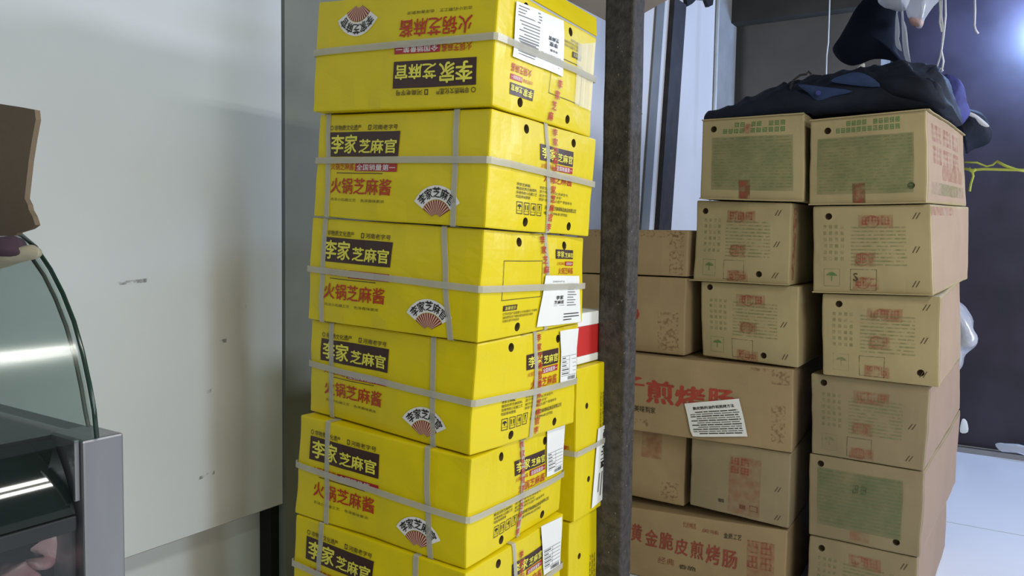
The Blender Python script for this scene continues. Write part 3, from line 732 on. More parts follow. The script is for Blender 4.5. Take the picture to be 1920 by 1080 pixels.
cB, rB = yellow_carton('B', 'yellow carton second from the top of the front stack, directly under the upside-down one', 1, False, (0.454, 0.430, 0.465), vl=((0.062, 0.105), (0.826, 0.838)), vs_=(0.468, 0.545), seed=2)
tape_mark(cB, rB, 'S', ((0.555, 0.01), (0.565, 0.3), (0.56, 0.7), (0.548, 0.99)), 0.07)
cC, rC = yellow_carton('C', 'yellow carton with empty printed rectangle and wrapped white label, third in front stack', 2, False, (0.50, 0.52, 0.56), vl=((0.088, 0.10), (0.80, 0.86)), vs_=(0.54, 0.60), seed=3, bl={'S': 0.010, 'F': 0.006})
paper(cC, rC, 'S', ((0.537, 0.423), (0.924, 0.439), (0.50, 0.95), (0.965, 0.985)), 'brand')
tape_mark(cC, rC, 'S', ((0.50, 0.01), (0.53, 0.2), (0.552, 0.42)), 0.075)
cD, rD = yellow_carton('D', 'yellow carton fourth from the top of the front stack, level with the red box behind', 1, False, (0.47, 0.53, 0.575), vl=((0.15, 0.165), (0.76, 0.80)), vs_=(0.50, 0.52), seed=4, bl={'S': 0.007})
paper(cD, rD, 'S', ((0.765, 0.03), (0.985, 0.04), (0.786, 0.542), (0.984, 0.555)), 'waybill')
tape_mark(cD, rD, 'S', ((0.536, 0.01), (0.556, 0.5), (0.567, 0.99)), 0.065)
cE, rE = yellow_carton('E', 'yellow carton jutting out to the left, fifth from the top of the front stack', 1, False, (0.50, 0.55, 0.575), vl=((0.19, 0.21), (0.775, 0.815)), vs_=(0.50, 0.50), seed=5)
paper(cE, rE, 'S', ((0.765, 0.0), (0.985, 0.01), (0.76, 0.50), (0.984, 0.515)), 'waybill')
tape_mark(cE, rE, 'S', ((0.49, 0.01), (0.5, 0.5), (0.49, 0.99)), 0.065)
cF, rF = yellow_carton('F', 'yellow carton at the bottom edge of the picture in the front stack', 1, False, (0.50, 0.55, 0.575), vl=((0.17, 0.17), (0.74, 0.77)), vs_=(0.43, 0.50), seed=6)
paper(cF, rF, 'S', ((0.72, -0.02), (0.965, 0.01), (0.765, 0.53), (0.975, 0.56)), 'waybill')
tape_mark(cF, rF, 'S', ((0.50, 0.10), (0.53, 0.4), (0.53, 0.99)), 0.065)
# the two cartons that carry the stack
b6 = [list(p) for p in C8['F'][4:]]
def below(top, h):
    zt = [p[2] for p in top]; zl = 0.0 if h is None else None
    return [[p[0], p[1], p[2] - 0.001] for p in top] + [[p[0], p[1], (0.001 if h is None else h + (p[2] - sum(zt) / 4))] for p in top]
g8 = below(b6, 0.235); yellow_carton('G', 'yellow carton near the floor in the front stack, second from the bottom', 1, seed=7, c8=g8, holes=False)
h8 = below(g8[4:], None); yellow_carton('H', 'yellow carton standing on the floor under the whole front stack', 1, seed=8, c8=h8, holes=False)

# second yellow stack behind, cartons standing on end
ZT = 1.035
pt = atz(1082, 691, ZT)
def endbox(x, y, z0, z1, w, d): return [[x - w, y, z1], [x, y, z1], [x, y + d, z1], [x - w, y + d, z1], [x - w, y, z0], [x, y, z0], [x, y + d, z0], [x - w, y + d, z0]]
def end_prints(c, mb, low):
    f = 'S'
    for k, s in enumerate(('产品名称 火锅芝麻酱 净含量', '采用传统小石磨工艺 李家芝麻官', '河南李家芝麻调味品食品有限公司')):
        u = 0.52 + k * 0.05
        if low: c.text(mb, f, s, 0.44 + k * .05, 0.30, 0.47 + k * .05, 0.85, M_blk_ink, rot=90)
        else: c.text(mb, f, s, u, 0.20, u + 0.03, 0.52, M_blk_ink, rot=90)
for k, (z0, z1, dx, lab, low) in enumerate(((0.635, ZT, 0, 'yellow carton standing on end behind the front stack, beneath the red box', False), (0.233, 0.633, -0.012, 'yellow carton standing on end behind the front stack, low beside the rusty column', True), (0.001, 0.231, -0.01, 'yellow carton on the floor under the two cartons standing on end', None))):
    c = Carton(endbox(pt.x + dx, pt.y, z0, z1, 0.46, 0.25), 11 + k, 0.002, 0.002)
    bc = sum((Vector(p) for p in c.c[4:]), Vector()) / 4
    root = thing('yellow_carton', bc, lab, 'carton', 'yellow cartons of the stack behind')
    mb = MB(); c.body(mb, M_yel, [('S', 0.22, 0.26, 0.0082), ('S', 0.30, 0.76, 0.0082)] if low is not None else [], M_cut)
    if low is not None: end_prints(c, mb, low)
    mb.build('carton_body', root)
    if low is False:
        ribbon(c, 'strapping_band', [('F', 0, .55, 1, .55), ('S', 0, .55, 1, .53), ('B', 0, .53, 1, .53), ('W', 0, .53, 1, .55)], root, wid=0.014)
        paper(c, root, 'S', ((0.46, 0.44), (0.95, 0.42), (0.36, 0.97), (0.90, 0.93)), 'vertical')
        tape_mark(c, root, 'F', ((0.93, 0.50), (0.93, 0.54)), 0.10, name='adhesive_tape')
# red box with white lid band on top of it
pr = atz(1108, 671, ZT + 0.001)
xr = pt.x - 0.02; yr = atx(1083, 640, xr).y
mb = MB(); yr1 = min(yr + 0.16, pt.y + 0.25)
mb.box((xr - 0.25, yr, ZT + 0.002), (xr, yr1, ZT + 0.022), M_paper)
mb.box((xr - 0.249, yr + 0.001, ZT + 0.022), (xr - 0.001, yr1 - .001, ZT + 0.10), mat('red_box_print', hexc(196, 44, 40), 0.4))
mb.box((xr - 0.25, yr, ZT + 0.10), (xr, yr1, ZT + 0.135), M_paper)
tag(mb.build('red_box', bevel=0.002), 'small red and white box on the yellow carton behind the front stack', 'box')
# ---------------------------------------------------------------- brown cartons
def slits(c, mb, f, pts):
    for u, v in pts:
        for d in (0, 0.028):
            c.poly(mb, f, [(u - 0.020 + d, v + 0.040), (u - 0.012 + d, v + 0.040), (u + 0.018 + d, v - 0.030), (u + 0.010 + d, v - 0.030)], M_cutb)
def umbrella(c, mb, f, u, v, m):
    c.poly(mb, f, [(u - .05, v), (u - .035, v - .025), (u, v - .045), (u + .035, v - .025), (u + .05, v)], m)
    c.rect(mb, f, u - .004, v, u + .004, v + .06, m); c.frame(mb, f, u - .07, v - .08, u + .07, v + .12, .003, 1.2, m)
def lines(c, mb, f, u0, v0, u1, v1, n, m, seed, fill=0.6, gaps=3, off=0.0018):
    rnd = random.Random(seed); h = (v1 - v0) / n
    for k in range(n):
        u = u0
        while u < u1 - 0.01:
            e = min(u1, u + rnd.uniform(0.05, 0.25) * gaps / 3)
            c.rect(mb, f, u, v0 + k * h, e, v0 + k * h + h * fill, m, n=2, nv=1, off=off); u = e + rnd.uniform(0.006, 0.02)
def glyphgrid(c, mb, f, u0, v0, u1, v1, nc, nr, m, fill=0.72, skip=()):
    du = (u1 - u0) / nc; dv = (v1 - v0) / nr
    for r in range(nr):
        for q in range(nc):
            if (q, r) in skip: continue
            a = u0 + q * du; b = v0 + r * dv; w = du * fill; h = dv * fill
            c.frame(mb, f, a, b, a + w, b + h, w * .22, 1.2, m)
            c.rect(mb, f, a + w * .42, b, a + w * .58, b + h, m, n=1, nv=1); c.rect(mb, f, a, b + h * .42, a + w, b + h * .58, m, n=1, nv=1)
def ingredients(c, mb, left=False):
    f = 'F'
    if left: glyphgrid(c, mb, f, 0.22, 0.065, 0.84, 0.215, 11, 2, M_grn2, skip=((0, 0), (1, 0), (4, 0), (4, 1), (7, 0)))
    else: glyphgrid(c, mb, f, 0.24, 0.055, 0.80, 0.205, 12, 2, M_grn2, skip=((0, 0), (1, 0), (6, 0)))
    c.rect(mb, f, 0.07 if not left else 0.11, 0.235, 0.90, 0.88, M_grnw, n=8, nv=6, off=0.0012)
    lines(c, mb, f, 0.09 if not left else 0.13, 0.25, 0.89, 0.86, 17, M_grn, 5 + left, 0.4)
def stamped(c, mb, seed, faint=False):
    """box face with faint columns of characters, worn red tape print, umbrella mark and slits"""
    f = 'F'; rnd = random.Random(seed); M_red, M_grn2 = (M_redf, M_grn) if faint else (globals()['M_red'], globals()['M_grn2'])
    glyphgrid(c, mb, f, 0.10, 0.22, 0.30, 0.66, 4, 6, M_grn, 0.5)
    lines(c, mb, f, 0.34, 0.24, 0.80, 0.70, 11, M_grn, seed, 0.4)
    for k, (u, v, w, h) in enumerate(((0.36, 0.13, .30, .15), (0.38, 0.50, .18, .16), (0.36, 0.83, .22, .14))):
        u += rnd.uniform(-.02, .04); v += rnd.uniform(-.03, .03)
        c.rect(mb, f, u, v, u + w, v + h, M_redf, n=3, off=0.001)
        c.disc(mb, f, u + w * .4, v + h * .5, h * .42, 1.15, M_red, rin=h * .34)
        glyphgrid(c, mb, f, u + w * .1, v + h * .1, u + w * .95, v + h * .9, 3, 1, M_red, .8)
    umbrella(c, mb, f, 0.17, 0.80, M_grn2)
    c.frame(mb, f, 0.33, 0.72, 0.55, 0.96, .004, 1.2, M_dk)
def brown_carton(key, label, mode, seed, mt=None, side='plain', group=None, c8=None, holes=(), sl=(), bulge=0.006, lip=None, pr=None):
    mt = mt or M_card
    c = Carton(c8 or C8[key], seed, bulge, 0.0045)
    bc = sum((Vector(p) for p in c.c[4:]), Vector()) / 4
    root = thing('brown_carton', bc, label, 'carton', group)
    mb = MB(); c.body(mb, mt, [('F', u, v, 0.0115) for u, v in holes], M_cutb, bev=0.006, n=14)
    slits(c, mb, 'F', sl)
    if pr: pr(c, mb)
    if mode == 'ingr': ingredients(c, mb)
    if mode == 'ingrL':
        ingredients(c, mb, True); c.disc(mb, 'F', 0.47, 0.145, 0.052, 1.15, M_red); 
    if mode == 'stamp': stamped(c, mb, seed, key in ('R4', 'R6', 'R3'))
    if mode == 'stampS':
        stamped(c, mb, seed); c.text(mb, 'F', 'S', 0.355, 0.765, 0.395, 0.855, M_dk, bold=.03)
    if mode == 'green':
        c.rect(mb, 'F', 0.08, 0.14, 0.84, 0.84, M_grnw, n=8, nv=6, off=0.0012); lines(c, mb, 'F', 0.10, 0.16, 0.83, 0.82, 15, M_grnw, seed, 0.4); glyphgrid(c, mb, 'F', 0.40, 0.28, 0.54, 0.42, 2, 1, M_dk, .7)
        c.rect(mb, 'F', 0.38, 0.84, 0.56, 0.96, M_redf)
    if mode in ('ingr', 'ingrL'):
        c.rect(mb, 'F', 0.39, 0.76, 0.50, 0.995, M_brown_tape, off=0.002); c.rect(mb, 'F', 0.40, 0.78, 0.47, 0.99, M_red, off=0.0024)
    if side == 'pinkgrid':
        glyphgrid(c, mb, 'S', 0.10, 0.12, 0.80, 0.60, 3, 2, M_redf, .8); c.rect(mb, 'S', 0.30, 0.55, 0.86, 0.72, M_redf); c.rect(mb, 'S', 0.08, 0.76, 0.9, 0.9, M_grn)
    if side == 'redstripe':
        c.rect(mb, 'S', 0.02, 0.06, 0.05, 0.94, M_red, nv=8)
    if side == 'pinkband': c.rect(mb, 'S', 0.0, 0.02, 0.5, 0.12, M_redf)
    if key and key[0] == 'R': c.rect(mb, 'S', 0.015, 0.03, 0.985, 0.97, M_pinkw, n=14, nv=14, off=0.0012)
    if lip:
        for (kind, a, b, v) in lip:      # lid flange standing a little proud of the face
            vs = []
            n = 10
            for i in range(n + 1):
                u = a + (b - a) * i / n
                for o, dv in ((0.001, 0.0), (0.009, 0.002), (0.009, 0.016), (0.001, 0.018)):
                    p = c.P(kind, u, v + (dv if v < .5 else -dv), o); vs.append(p)
            fs = []
            for i in range(n):
                for e in range(4): g = (e + 1) % 4; fs.append((i * 4 + e, (i + 1) * 4 + e, (i + 1) * 4 + g, i * 4 + g))
            fs.append((0, 1, 2, 3)); fs.append((n * 4 + 3, n * 4 + 2, n * 4 + 1, n * 4)); mb.add(vs, fs, mt)
    mb.build('carton_body', root)
    return c, root
def px2uv(c, px, py, f='F'):
    """face coordinates under a photo pixel (Newton steps on the bilinear patch)"""
    u, v = 0.5, 0.5
    for _i in range(12):
        p, n = c.raw(f, u, v); r = R3 @ Vector(((px - 960) / FPX, 1, -(py - 540) / FPX)); o = Vector((0, 0, CAMZ))
        q = o + r * ((p - o).dot(n) / r.dot(n)); e = 1e-3
        pu = (c.raw(f, u + e, v)[0] - p) / e; pv = (c.raw(f, u, v + e)[0] - p) / e
        d = q - p; a, b, cc = pu.dot(pu), pu.dot(pv), pv.dot(pv); x, y = d.dot(pu), d.dot(pv); det = a * cc - b * b
        u += (x * cc - y * b) / det; v += (y * a - x * b) / det
    return u, v
def char_px(c, mb, ch, x0, y0, x1, y1, m, bold=.03, off=0.0016):
    a = px2uv(c, x0, y0); b = px2uv(c, x1, y1); c.text(mb, 'F', ch, a[0], a[1], b[0], b[1], m, off=off, bold=bold)
def speck(mb, c, f, u0, v0, u1, v1, m=None, n=5): c.rect(mb, f, u0, v0, u1, v1, m or M_spk, n=n, nv=n, off=0.0014)
GR = 'right brown carton stack'; GM = 'middle brown carton stack'
S3 = ((0.875, 0.12), (0.865, 0.49), (0.86, 0.87))
c1, r1 = brown_carton('R1', 'brown carton with green print on top of the right stack, under the navy clothes', 'ingr', 21, side='pinkgrid', holes=((0.158, 0.146), (0.877, 0.806)), lip=(('F', 0, 1, 0), ('S', 0, 1, 0), ('F', 0, 1, 1)), group=GR)
brown_carton('R2', 'brown carton second from the top of the right stack, its pinkish side jutting right', 'stampS', 22, side='pinkband', holes=((0.143, 0.12),), sl=S3, lip=(('F', 0, 1, 1),), group=GR)
brown_carton('R3', 'brown carton third from the top of the right stack, shifted to the right', 'stamp', 23, holes=((0.15, 0.12), (0.85, 0.86)), sl=S3, group=GR)
brown_carton('R4', 'darker brown carton fourth from the top of the right stack', 'stamp', 24, M_card_d, holes=((0.12, 0.10),), sl=S3[1:], group=GR)
brown_carton('R5', 'brown carton with a large green printed block, fifth from the top of the right stack', 'green', 25, M_card_d, holes=((0.11, 0.10), (0.80, 0.87)), group=GR)
brown_carton('R6', 'brown carton on the floor at the foot of the right stack', 'stamp', 26, M_card_d, holes=((0.13, 0.12),), sl=S3[:1], group=GR)
brown_carton('M1', 'brown carton with green print on top of the middle stack', 'ingrL', 31, holes=((0.12, 0.13),), lip=(('F', 0, 1, 0), ('F', 0, 1, 1)), group=GM)
brown_carton('M2', 'brown carton with red stamps, second from the top of the middle stack', 'stamp', 32, side='redstripe', holes=((0.10, 0.13), (0.70, 0.88)), sl=((0.86, 0.12), (0.85, 0.50), (0.85, 0.88)), lip=(('F', -0.03, 1, 1),), group=GM)
brown_carton('M3', 'brown carton with red stamps resting on the long sausage carton', 'stamp', 33, holes=((0.10, 0.07), (0.66, 0.90)), sl=((0.85, 0.48), (0.86, 0.88)), group=GM)
def pr_m4(c, mb):
    c.rect(mb, 'F', 0.40, 0.16, 0.72, 0.96, M_redf, n=4, nv=5, off=0.0014); glyphgrid(c, mb, 'F', 0.42, 0.18, 0.62, 0.42, 2, 2, M_red, .8)
    c.rect(mb, 'F', 0.30, 0.80, 0.36, 0.85, M_dk); c.rect(mb, 'F', 0.52, 0.82, 0.58, 0.88, M_dk); c.frame(mb, 'F', 0.62, 0.80, 0.70, 0.88, .006, 1.2, M_dk)
brown_carton('M4', 'brown carton with dull red blot, between the two long sausage cartons', 'none', 34, M_card_d, sl=((0.87, 0.50), (0.88, 0.88)), group=GM, pr=pr_m4)
# long sausage cartons
def pr_l1(c, mb):
    for ch, x0, y0, x1, y1 in (('子', 1155, 703, 1207, 737), ('煎', 1214, 712, 1262, 760), ('烤', 1268, 722, 1320, 768), ('肠', 1328, 728, 1374, 772)):
        char_px(c, mb, ch, x0, y0, x1, y1, M_redt, .04)
    char_px(c, mb, '美味到家', 1190, 759, 1229, 776, M_dk, .02)
    a = px2uv(c, 1186, 783); b = px2uv(c, 1215, 800); speck(mb, c, 'F', a[0], a[1], b[0], b[1])
    speck(mb, c, 'F', 0.90, 0.02, 0.985, 0.2); speck(mb, c, 'F', 0.90, 0.45, 0.965, 0.90); speck(mb, c, 'F', 0.78, 0.02, 0.95, 0.06)
def pr_l2(c, mb):
    for ch, x0, y0, x1, y1 in (('黄', 1184, 981, 1202, 1016), ('金', 1210, 991, 1232, 1025), ('脆', 1237, 996, 1261, 1032), ('皮', 1266, 1008, 1289, 1042), ('煎', 1296, 1013, 1319, 1050), ('烤', 1326, 1020, 1350, 1060), ('肠', 1356, 1030, 1382, 1067)):
        char_px(c, mb, ch, x0, y0, x1, y1, M_redtf, .03)
    for s_, x0, y0, x1, y1, m_ in (('优质精选', 1281, 978, 1305, 992, M_redf), ('美味', 1316, 990, 1348, 1003, M_redf), ('金质工艺', 1358, 998, 1391, 1014, M_dk), ('经典', 1234, 1042, 1265, 1062, M_redf), ('香脆', 1274, 1057, 1305, 1072, M_dk)):
        char_px(c, mb, s_, x0, y0, x1, y1, m_, .02)
    a = px2uv(c, 1402, 1012); b = px2uv(c, 1452, 1078); c.rect(mb, 'F', a[0], a[1], b[0], b[1] + .1, M_redf, n=4, nv=4, off=.0014); glyphgrid(c, mb, 'F', a[0], a[1], b[0], b[1], 2, 2, M_red, .8)
cL, rL = brown_carton('L1', 'long brown carton with red characters and a white sheet stuck on it', 'none', 41, M_card2, group='long sausage cartons', pr=pr_l1)
cM, rM = brown_carton('L2', 'long brown carton with seven red characters, at the foot of the middle stack', 'none', 42, M_card2, group='long sausage cartons', pr=pr_l2)
# white instruction sheet stuck on the long carton
def pl_pt(px, py, off=0.006): 
    u, v = px2uv(cL, px, py); return cL.P('F', u, v, off)
mb = MB(); n = 6
cn = [(1284, 756), (1386, 747), (1403, 818), (1299, 818)]
def SL(a, b, off=0.007):
    x = (cn[0][0] * (1 - a) + cn[1][0] * a) * (1 - b) + (cn[3][0] * (1 - a) + cn[2][0] * a) * b
    y = (cn[0][1] * (1 - a) + cn[1][1] * a) * (1 - b) + (cn[3][1] * (1 - a) + cn[2][1] * a) * b
    if b > .99 and a < .01: x += 2; y -= 1
    return pl_pt(x, y, off + 0.003 * b)
vs = [SL(i / n, j / n) for j in range(n + 1) for i in range(n + 1)] + [SL(i / n, j / n, .0064) for j in range(n + 1) for i in range(n + 1)]
fs = [(j * (n + 1) + i, (j + 1) * (n + 1) + i, (j + 1) * (n + 1) + i + 1, j * (n + 1) + i + 1) for j in range(n) for i in range(n)]
k0 = (n + 1) ** 2; fs += [tuple(q + k0 for q in f_[::-1]) for f_ in fs]
mb.add(vs, fs, M_paper)
v_, f_, _ = text_geo('脆皮肠的油炸和煎烤方法', .03)
mb.add([SL(.14 + .74 * x, .12 + .09 * y, .0085) for x, y in v_], f_, M_blk_ink)
rnd = random.Random(3)
for k in range(11):
    b = .27 + k * .062; a = .06 + (.10 if k in (0, 3, 5, 7, 10) else 0); e_ = rnd.choice((.94, .92, .6, .95))
    while a < e_:
        g = min(e_, a + rnd.uniform(.06, .2)); mb.add([SL(a, b, .0085), SL(a, b + .026, .0085), SL(g, b + .026, .0085), SL(g, b, .0085)], [(0, 1, 2, 3)], M_grey_ink if k % 2 else M_blk_ink); a = g + .015
tag(mb.build('instruction_sheet'), 'white printed instruction sheet stuck crooked on the long sausage carton', 'paper')

# plain cartons left of the middle stack
def kbox(key, pr, ptop, pbot, wpx, zt=None, zb=None, y=2.955, d=0.95):
    p = aty(pr[0], ptop, y); q = aty(pr[0], pbot, y); x = p.x; z1 = zt or p.z; z0 = zb or q.z; xl = aty(wpx, ptop, y).x
    return [[xl, y, z1], [x, y, z1], [x, y + d, z1], [xl, y + d, z1], [xl, y, z0], [x, y, z0], [x, y + d, z0], [xl, y + d, z0]]
k2 = kbox('K2', (1287, 0), 521, 671, 1078, zb=0.912)
zk = k2[0][2]
k1 = kbox('K1', (1291, 0), 431, 520, 1082, zb=zk + 0.002)
cK1, rK1 = brown_carton(None, 'plain tan carton with spotted edges, topmost of the short stack by the white wall', 'none', 51, M_card2, pr=lambda c, mb: (speck(mb, c, 'F', 0.05, 0.02, 0.95, 0.16), speck(mb, c, 'F', 0.85, 0.05, 0.97, 0.97)), c8=k1, group='plain tan cartons beside the rusty column')
cK2, rK2 = brown_carton(None, 'plain tan carton with red mark, standing on the long sausage carton beside the column', 'none', 52, M_card2, pr=lambda c, mb: (speck(mb, c, 'F', 0.78, 0.45, 0.95, 0.95), char_px(c, mb, '0', 1178, 576, 1198, 601, M_redt, .04)), c8=k2, bulge=0.012, group='plain tan cartons beside the rusty column')
k3 = kbox('K3', (1286, 0), 823, 953, 1082, zt=0.598, zb=0.306, y=2.99)
cK3, rK3 = brown_carton(None, 'plain tan carton squeezed between the two long sausage cartons', 'none', 53, M_card2, pr=lambda c, mb: (speck(mb, c, 'F', 0.62, 0.05, 0.80, 0.40, M_redf), speck(mb, c, 'F', 0.80, 0.7, 0.95, 0.95)), c8=k3, bulge=0.008)

# ---------------------------------------------------------------- clothes and things on top of the brown stacks
def blob_outline(px, y): return [aty(a, b, y) for a, b in px]
TOPZ = 1.815
# navy jacket spread over the cartons: ridge profile swept in depth
def mound(prof, y0, y1, zb, m, name, label, cat, seed, nz=40, amp=0.03, ov=0.0):
    """prof: list of photo pixels along the ridge, left to right"""
    ym = (y0 + y1) / 2; rid = [aty(a, b, ym) for a, b in prof]
    nx = 90; xs = [rid[0].x + (rid[-1].x - rid[0].x) * i / nx for i in range(nx + 1)]
    def zr(x):
        for a, b in zip(rid, rid[1:]):
            if a.x <= x <= b.x: t = (x - a.x) / (b.x - a.x); return a.z * (1 - t) + b.z * t
        return rid[-1].z
    vs = []; fs = []
    for x in xs:
        h = max(0.0, zr(x) - zb)
        for j in range(nz + 1):
            t = j / nz; a = math.pi * t; y = ym - (y1 - y0) / 2 * math.cos(a) * (0.75 + .25 * min(1, h / .15))
            z = zb + h * (math.sin(a) ** 0.6)
            p = Vector((x, y, z)); fd = noise.noise(p * 7 + Vector((seed, 0, 0))) * amp - abs(noise.noise(Vector((x * 11 + z * 9, y * 4, z * 8 + seed)))) * amp * 1.5 - abs(noise.noise(Vector((x * 24 - z * 20, y * 12, seed)))) * amp * .7
            k = min(1, h / .06) * math.sin(a) ** .5
            vs.append(p + Vector((fd * .4 * k, fd * .5 * k, fd * k)))
    for i in range(nx):
        for j in range(nz): a = i * (nz + 1) + j; fs.append((a, a + 1, a + nz + 2, a + nz + 1))
        fs.append((i * (nz + 1) + nz, i * (nz + 1), (i + 1) * (nz + 1), (i + 1) * (nz + 1) + nz))
    fs.append(tuple(range(nz, -1, -1))); fs.append(tuple(nx * (nz + 1) + j for j in range(nz + 1)))
    mb = MB(); mb.add(vs, fs, m); return mb
prof = [(1362, 216), (1400, 196), (1440, 180), (1478, 165), (1505, 148), (1530, 143), (1556, 147), (1580, 146), (1606, 133), (1635, 124), (1670, 117), (1700, 116), (1735, 122), (1762, 132), (1780, 148), (1790, 172), (1796, 205)]
mb = mound(prof, 2.99, 3.62, 1.822, M_navy, 'navy_jacket', '', '', 3)
jk = thing('navy_jacket', mb.v[0], 'navy jacket spread in a heap over the tops of both brown carton stacks', 'jacket')
mb.build('jacket_body', jk, smooth=True)
def flapmesh(px, y, m, name, parent, th=0.006, tilt=0.0):
    pts = [aty(a, b, y + tilt * k) for k, (a, b) in enumerate(px)]
    mb = MB(); puff(mb, pts, th, (0.1, -1, 0.15), m, rings=4, wob=0.003); return mb.build(name, parent, smooth=True)
flapmesh([(1496, 158), (1540, 163), (1598, 171), (1560, 181), (1533, 189), (1515, 174)], 2.985, M_navy_l, 'collar', jk)
flapmesh([(1556, 152), (1600, 136), (1630, 142), (1650, 161), (1600, 160)], 2.985, M_navy_l, 'lapel', jk)
flapmesh([(1640, 150), (1690, 140), (1742, 150), (1764, 180), (1770, 205), (1700, 190), (1660, 176)], 3.0, M_navy, 'sleeve', jk, th=0.03)
mb = MB(); b_ = aty(1535, 175, 2.97); mb.tube([b_, b_ + Vector((0, -0.006, 0))], 0.009, M_blue_l, 10); mb.build('button', jk)
mb = MB(); mb.tube([aty(a, b, 3.0) for a, b in ((1481, 167), (1488, 150), (1500, 141), (1512, 139), (1516, 134), (1521, 139))], 0.004, M_bar_dark, 6)
mb.build('zip_pull', jk)
# sleeve hanging over the right carton edge, blue shirt between
mb = MB(); puff(mb, blob_outline([(1770, 140), (1790, 147), (1806, 160), (1814, 178), (1818, 195), (1812, 218), (1800, 236), (1784, 232), (1772, 190)], 3.80), 0.06, (0, -1, 0), M_blue_l, wob=0.02, seed=4, wfreq=14)
tag(mb.build('blue_shirt', smooth=True), 'bright blue folded shirt at the right end of the navy jacket', 'shirt')
mb = MB(); puff(mb, blob_outline([(1745, 165), (1785, 170), (1812, 200), (1838, 212), (1856, 232), (1862, 250), (1850, 270), (1822, 284), (1810, 290), (1800, 262), (1770, 235), (1740, 215)], 4.065), 0.11, (0, -1, 0), M_navy, wob=0.022, seed=8, wfreq=9)
sl_ = tag(mb.build('navy_trousers', smooth=True), 'dark navy trousers sagging over the right edge of the top brown carton', 'trousers')
mb = MB(); puff(mb, [p for p in blob_outline([(1806, 207), (1825, 212), (1840, 222), (1855, 236), (1848, 238), (1836, 232), (1826, 220), (1808, 213)], 3.96)], 0.008, (0, -1, 0), M_string, rings=3)
w_ = tag(mb.build('pale_strap', smooth=True), 'pale strap end curling out of the navy trousers', 'strap')
# dark hood hanging in front of the back wall
hd = [(1648, -40), (1622, -6), (1604, 18), (1586, 46), (1572, 72), (1561, 90), (1566, 106), (1578, 118), (1596, 124), (1614, 120), (1640, 110), (1670, 112), (1690, 120), (1700, 118), (1684, 96), (1680, 60), (1684, 20), (1690, -40)]
mb = MB(); puff(mb, blob_outline(hd, 3.75), 0.10, (0, -1, 0), M_dnavy, wob=0.012, seed=2, wfreq=6)
hp = aty(1665, -10, 3.75)
mb.tube([hp, hp + Vector((0, 0, 0.2)), Vector((hp.x, hp.y, CEIL))], 0.004, M_dnavy, 6)
tag(mb.build('hanging_hood', smooth=True), 'dark navy hooded garment hanging above the clothes heap', 'garment')
for k, (px, lab) in enumerate((([(1682, 20), (1687, 60), (1684, 80), (1692, 96), (1679, 84), (1678, 50)], 'short pale ribbon hanging beside the dark hood'), ([(1690, -20), (1692, 30), (1699, 50), (1704, 90), (1708, 122), (1698, 112), (1692, 80), (1690, 40)], 'long pale ribbon hanging beside the dark hood, right of the short one'))):
    mb = MB(); pts = blob_outline(px, 3.60); puff(mb, pts, 0.004, (0, -1, 0), M_plast2, rings=3, wob=.002)
    h_ = Vector((pts[0].x, pts[0].y, CEIL)); mb.tube([pts[0] + Vector((0, 0, -.01)), h_], 0.002, M_string, 5)
    tag(mb.build('hanging_ribbon', smooth=True), lab, 'ribbon', 'pale ribbons hanging by the dark hood')
mb = MB(); puff(mb, blob_outline([(1604, 131), (1620, 118), (1621, 131), (1612, 134)], 3.2), 0.003, (0, -1, 0), M_paper, rings=3)
tag(mb.build('paper_scrap'), 'small white paper corner sticking up from the navy jacket', 'paper')
# plastic bags hung overhead
def bag(px, y, th, m, lab, extra=None, seed=1, name='plastic_bag'):
    mb = MB(); pts = blob_outline(px, y); puff(mb, pts, th, (0, -1, 0), m, wob=0.014, seed=seed, wfreq=16)
    top = max(pts, key=lambda p: p.z); mb.tube([top + Vector((0, 0, -.02)), Vector((top.x, top.y, CEIL))], 0.002, M_string, 5)
    return tag(mb.build(name, smooth=True), lab, 'bag')
bag([(1640, -50), (1644, 0), (1655, 12), (1668, 17), (1690, 15), (1703, 4), (1706, -50)], 3.45, 0.07, M_plast2, 'clear plastic bag bulging at the top edge above the dark hood', seed=5)
bg = bag([(1706, -50), (1700, 10), (1702, 30), (1712, 47), (1728, 50), (1738, 34), (1748, 10), (1762, -10), (1762, -50)], 3.68, 0.06, M_plast, 'clear plastic bag with pinkish contents hanging left of the white strings', seed=9)
mb = MB(); puff(mb, blob_outline([(1704, 40), (1710, 32), (1724, 34), (1731, 40), (1726, 49), (1710, 47)], 3.67), 0.03, (0, -1, 0), mat('pinkish_bag_contents', hexc(206, 160, 146), .7), wob=.006, seed=3, wfreq=20)
mb.build('bag_contents', bg, smooth=True, origin=None)
# strings
def strings(name, paths, y, r, m, lab, cat):
    mb = MB()
    for px in paths: mb.tube([aty(a, b, y) for a, b in px], r, m, 6)
    px = paths[0][0]; p = aty(px[0], px[1], y); mb.tube([p, Vector((p.x, p.y, CEIL))], r, m, 6)
    return tag(mb.build(name, smooth=True), lab, cat)
strings('hanging_string', [[(1766, -20), (1765, 30), (1769, 60), (1766, 90), (1763, 105), (1757, 125), (1760, 136)], [(1772, -20), (1773, 30), (1769, 70), (1765, 95), (1769, 115), (1765, 135)], [(1761, -20), (1763, 25), (1762, 42), (1766, 60)], [(1760, 134), (1764, 128), (1768, 133)]], 3.3, 0.0036, M_string, 'bundle of white strings hanging over the right end of the clothes heap', 'string')
strings('hanging_string', [[(1827, -20), (1828, 20), (1827, 48), (1829, 56), (1834, 63)]], 3.9, 0.0045, M_string, 'single white string with a knotted end hanging alone at the upper right', 'string')
strings('hanging_string', [[(1556, -20), (1555, 20), (1553, 80), (1550, 104), (1549, 146), (1549, 190)]], YBK - 0.45, 0.004, M_pipe, 'thin pale cord hanging down in front of the grey back wall', 'cord')
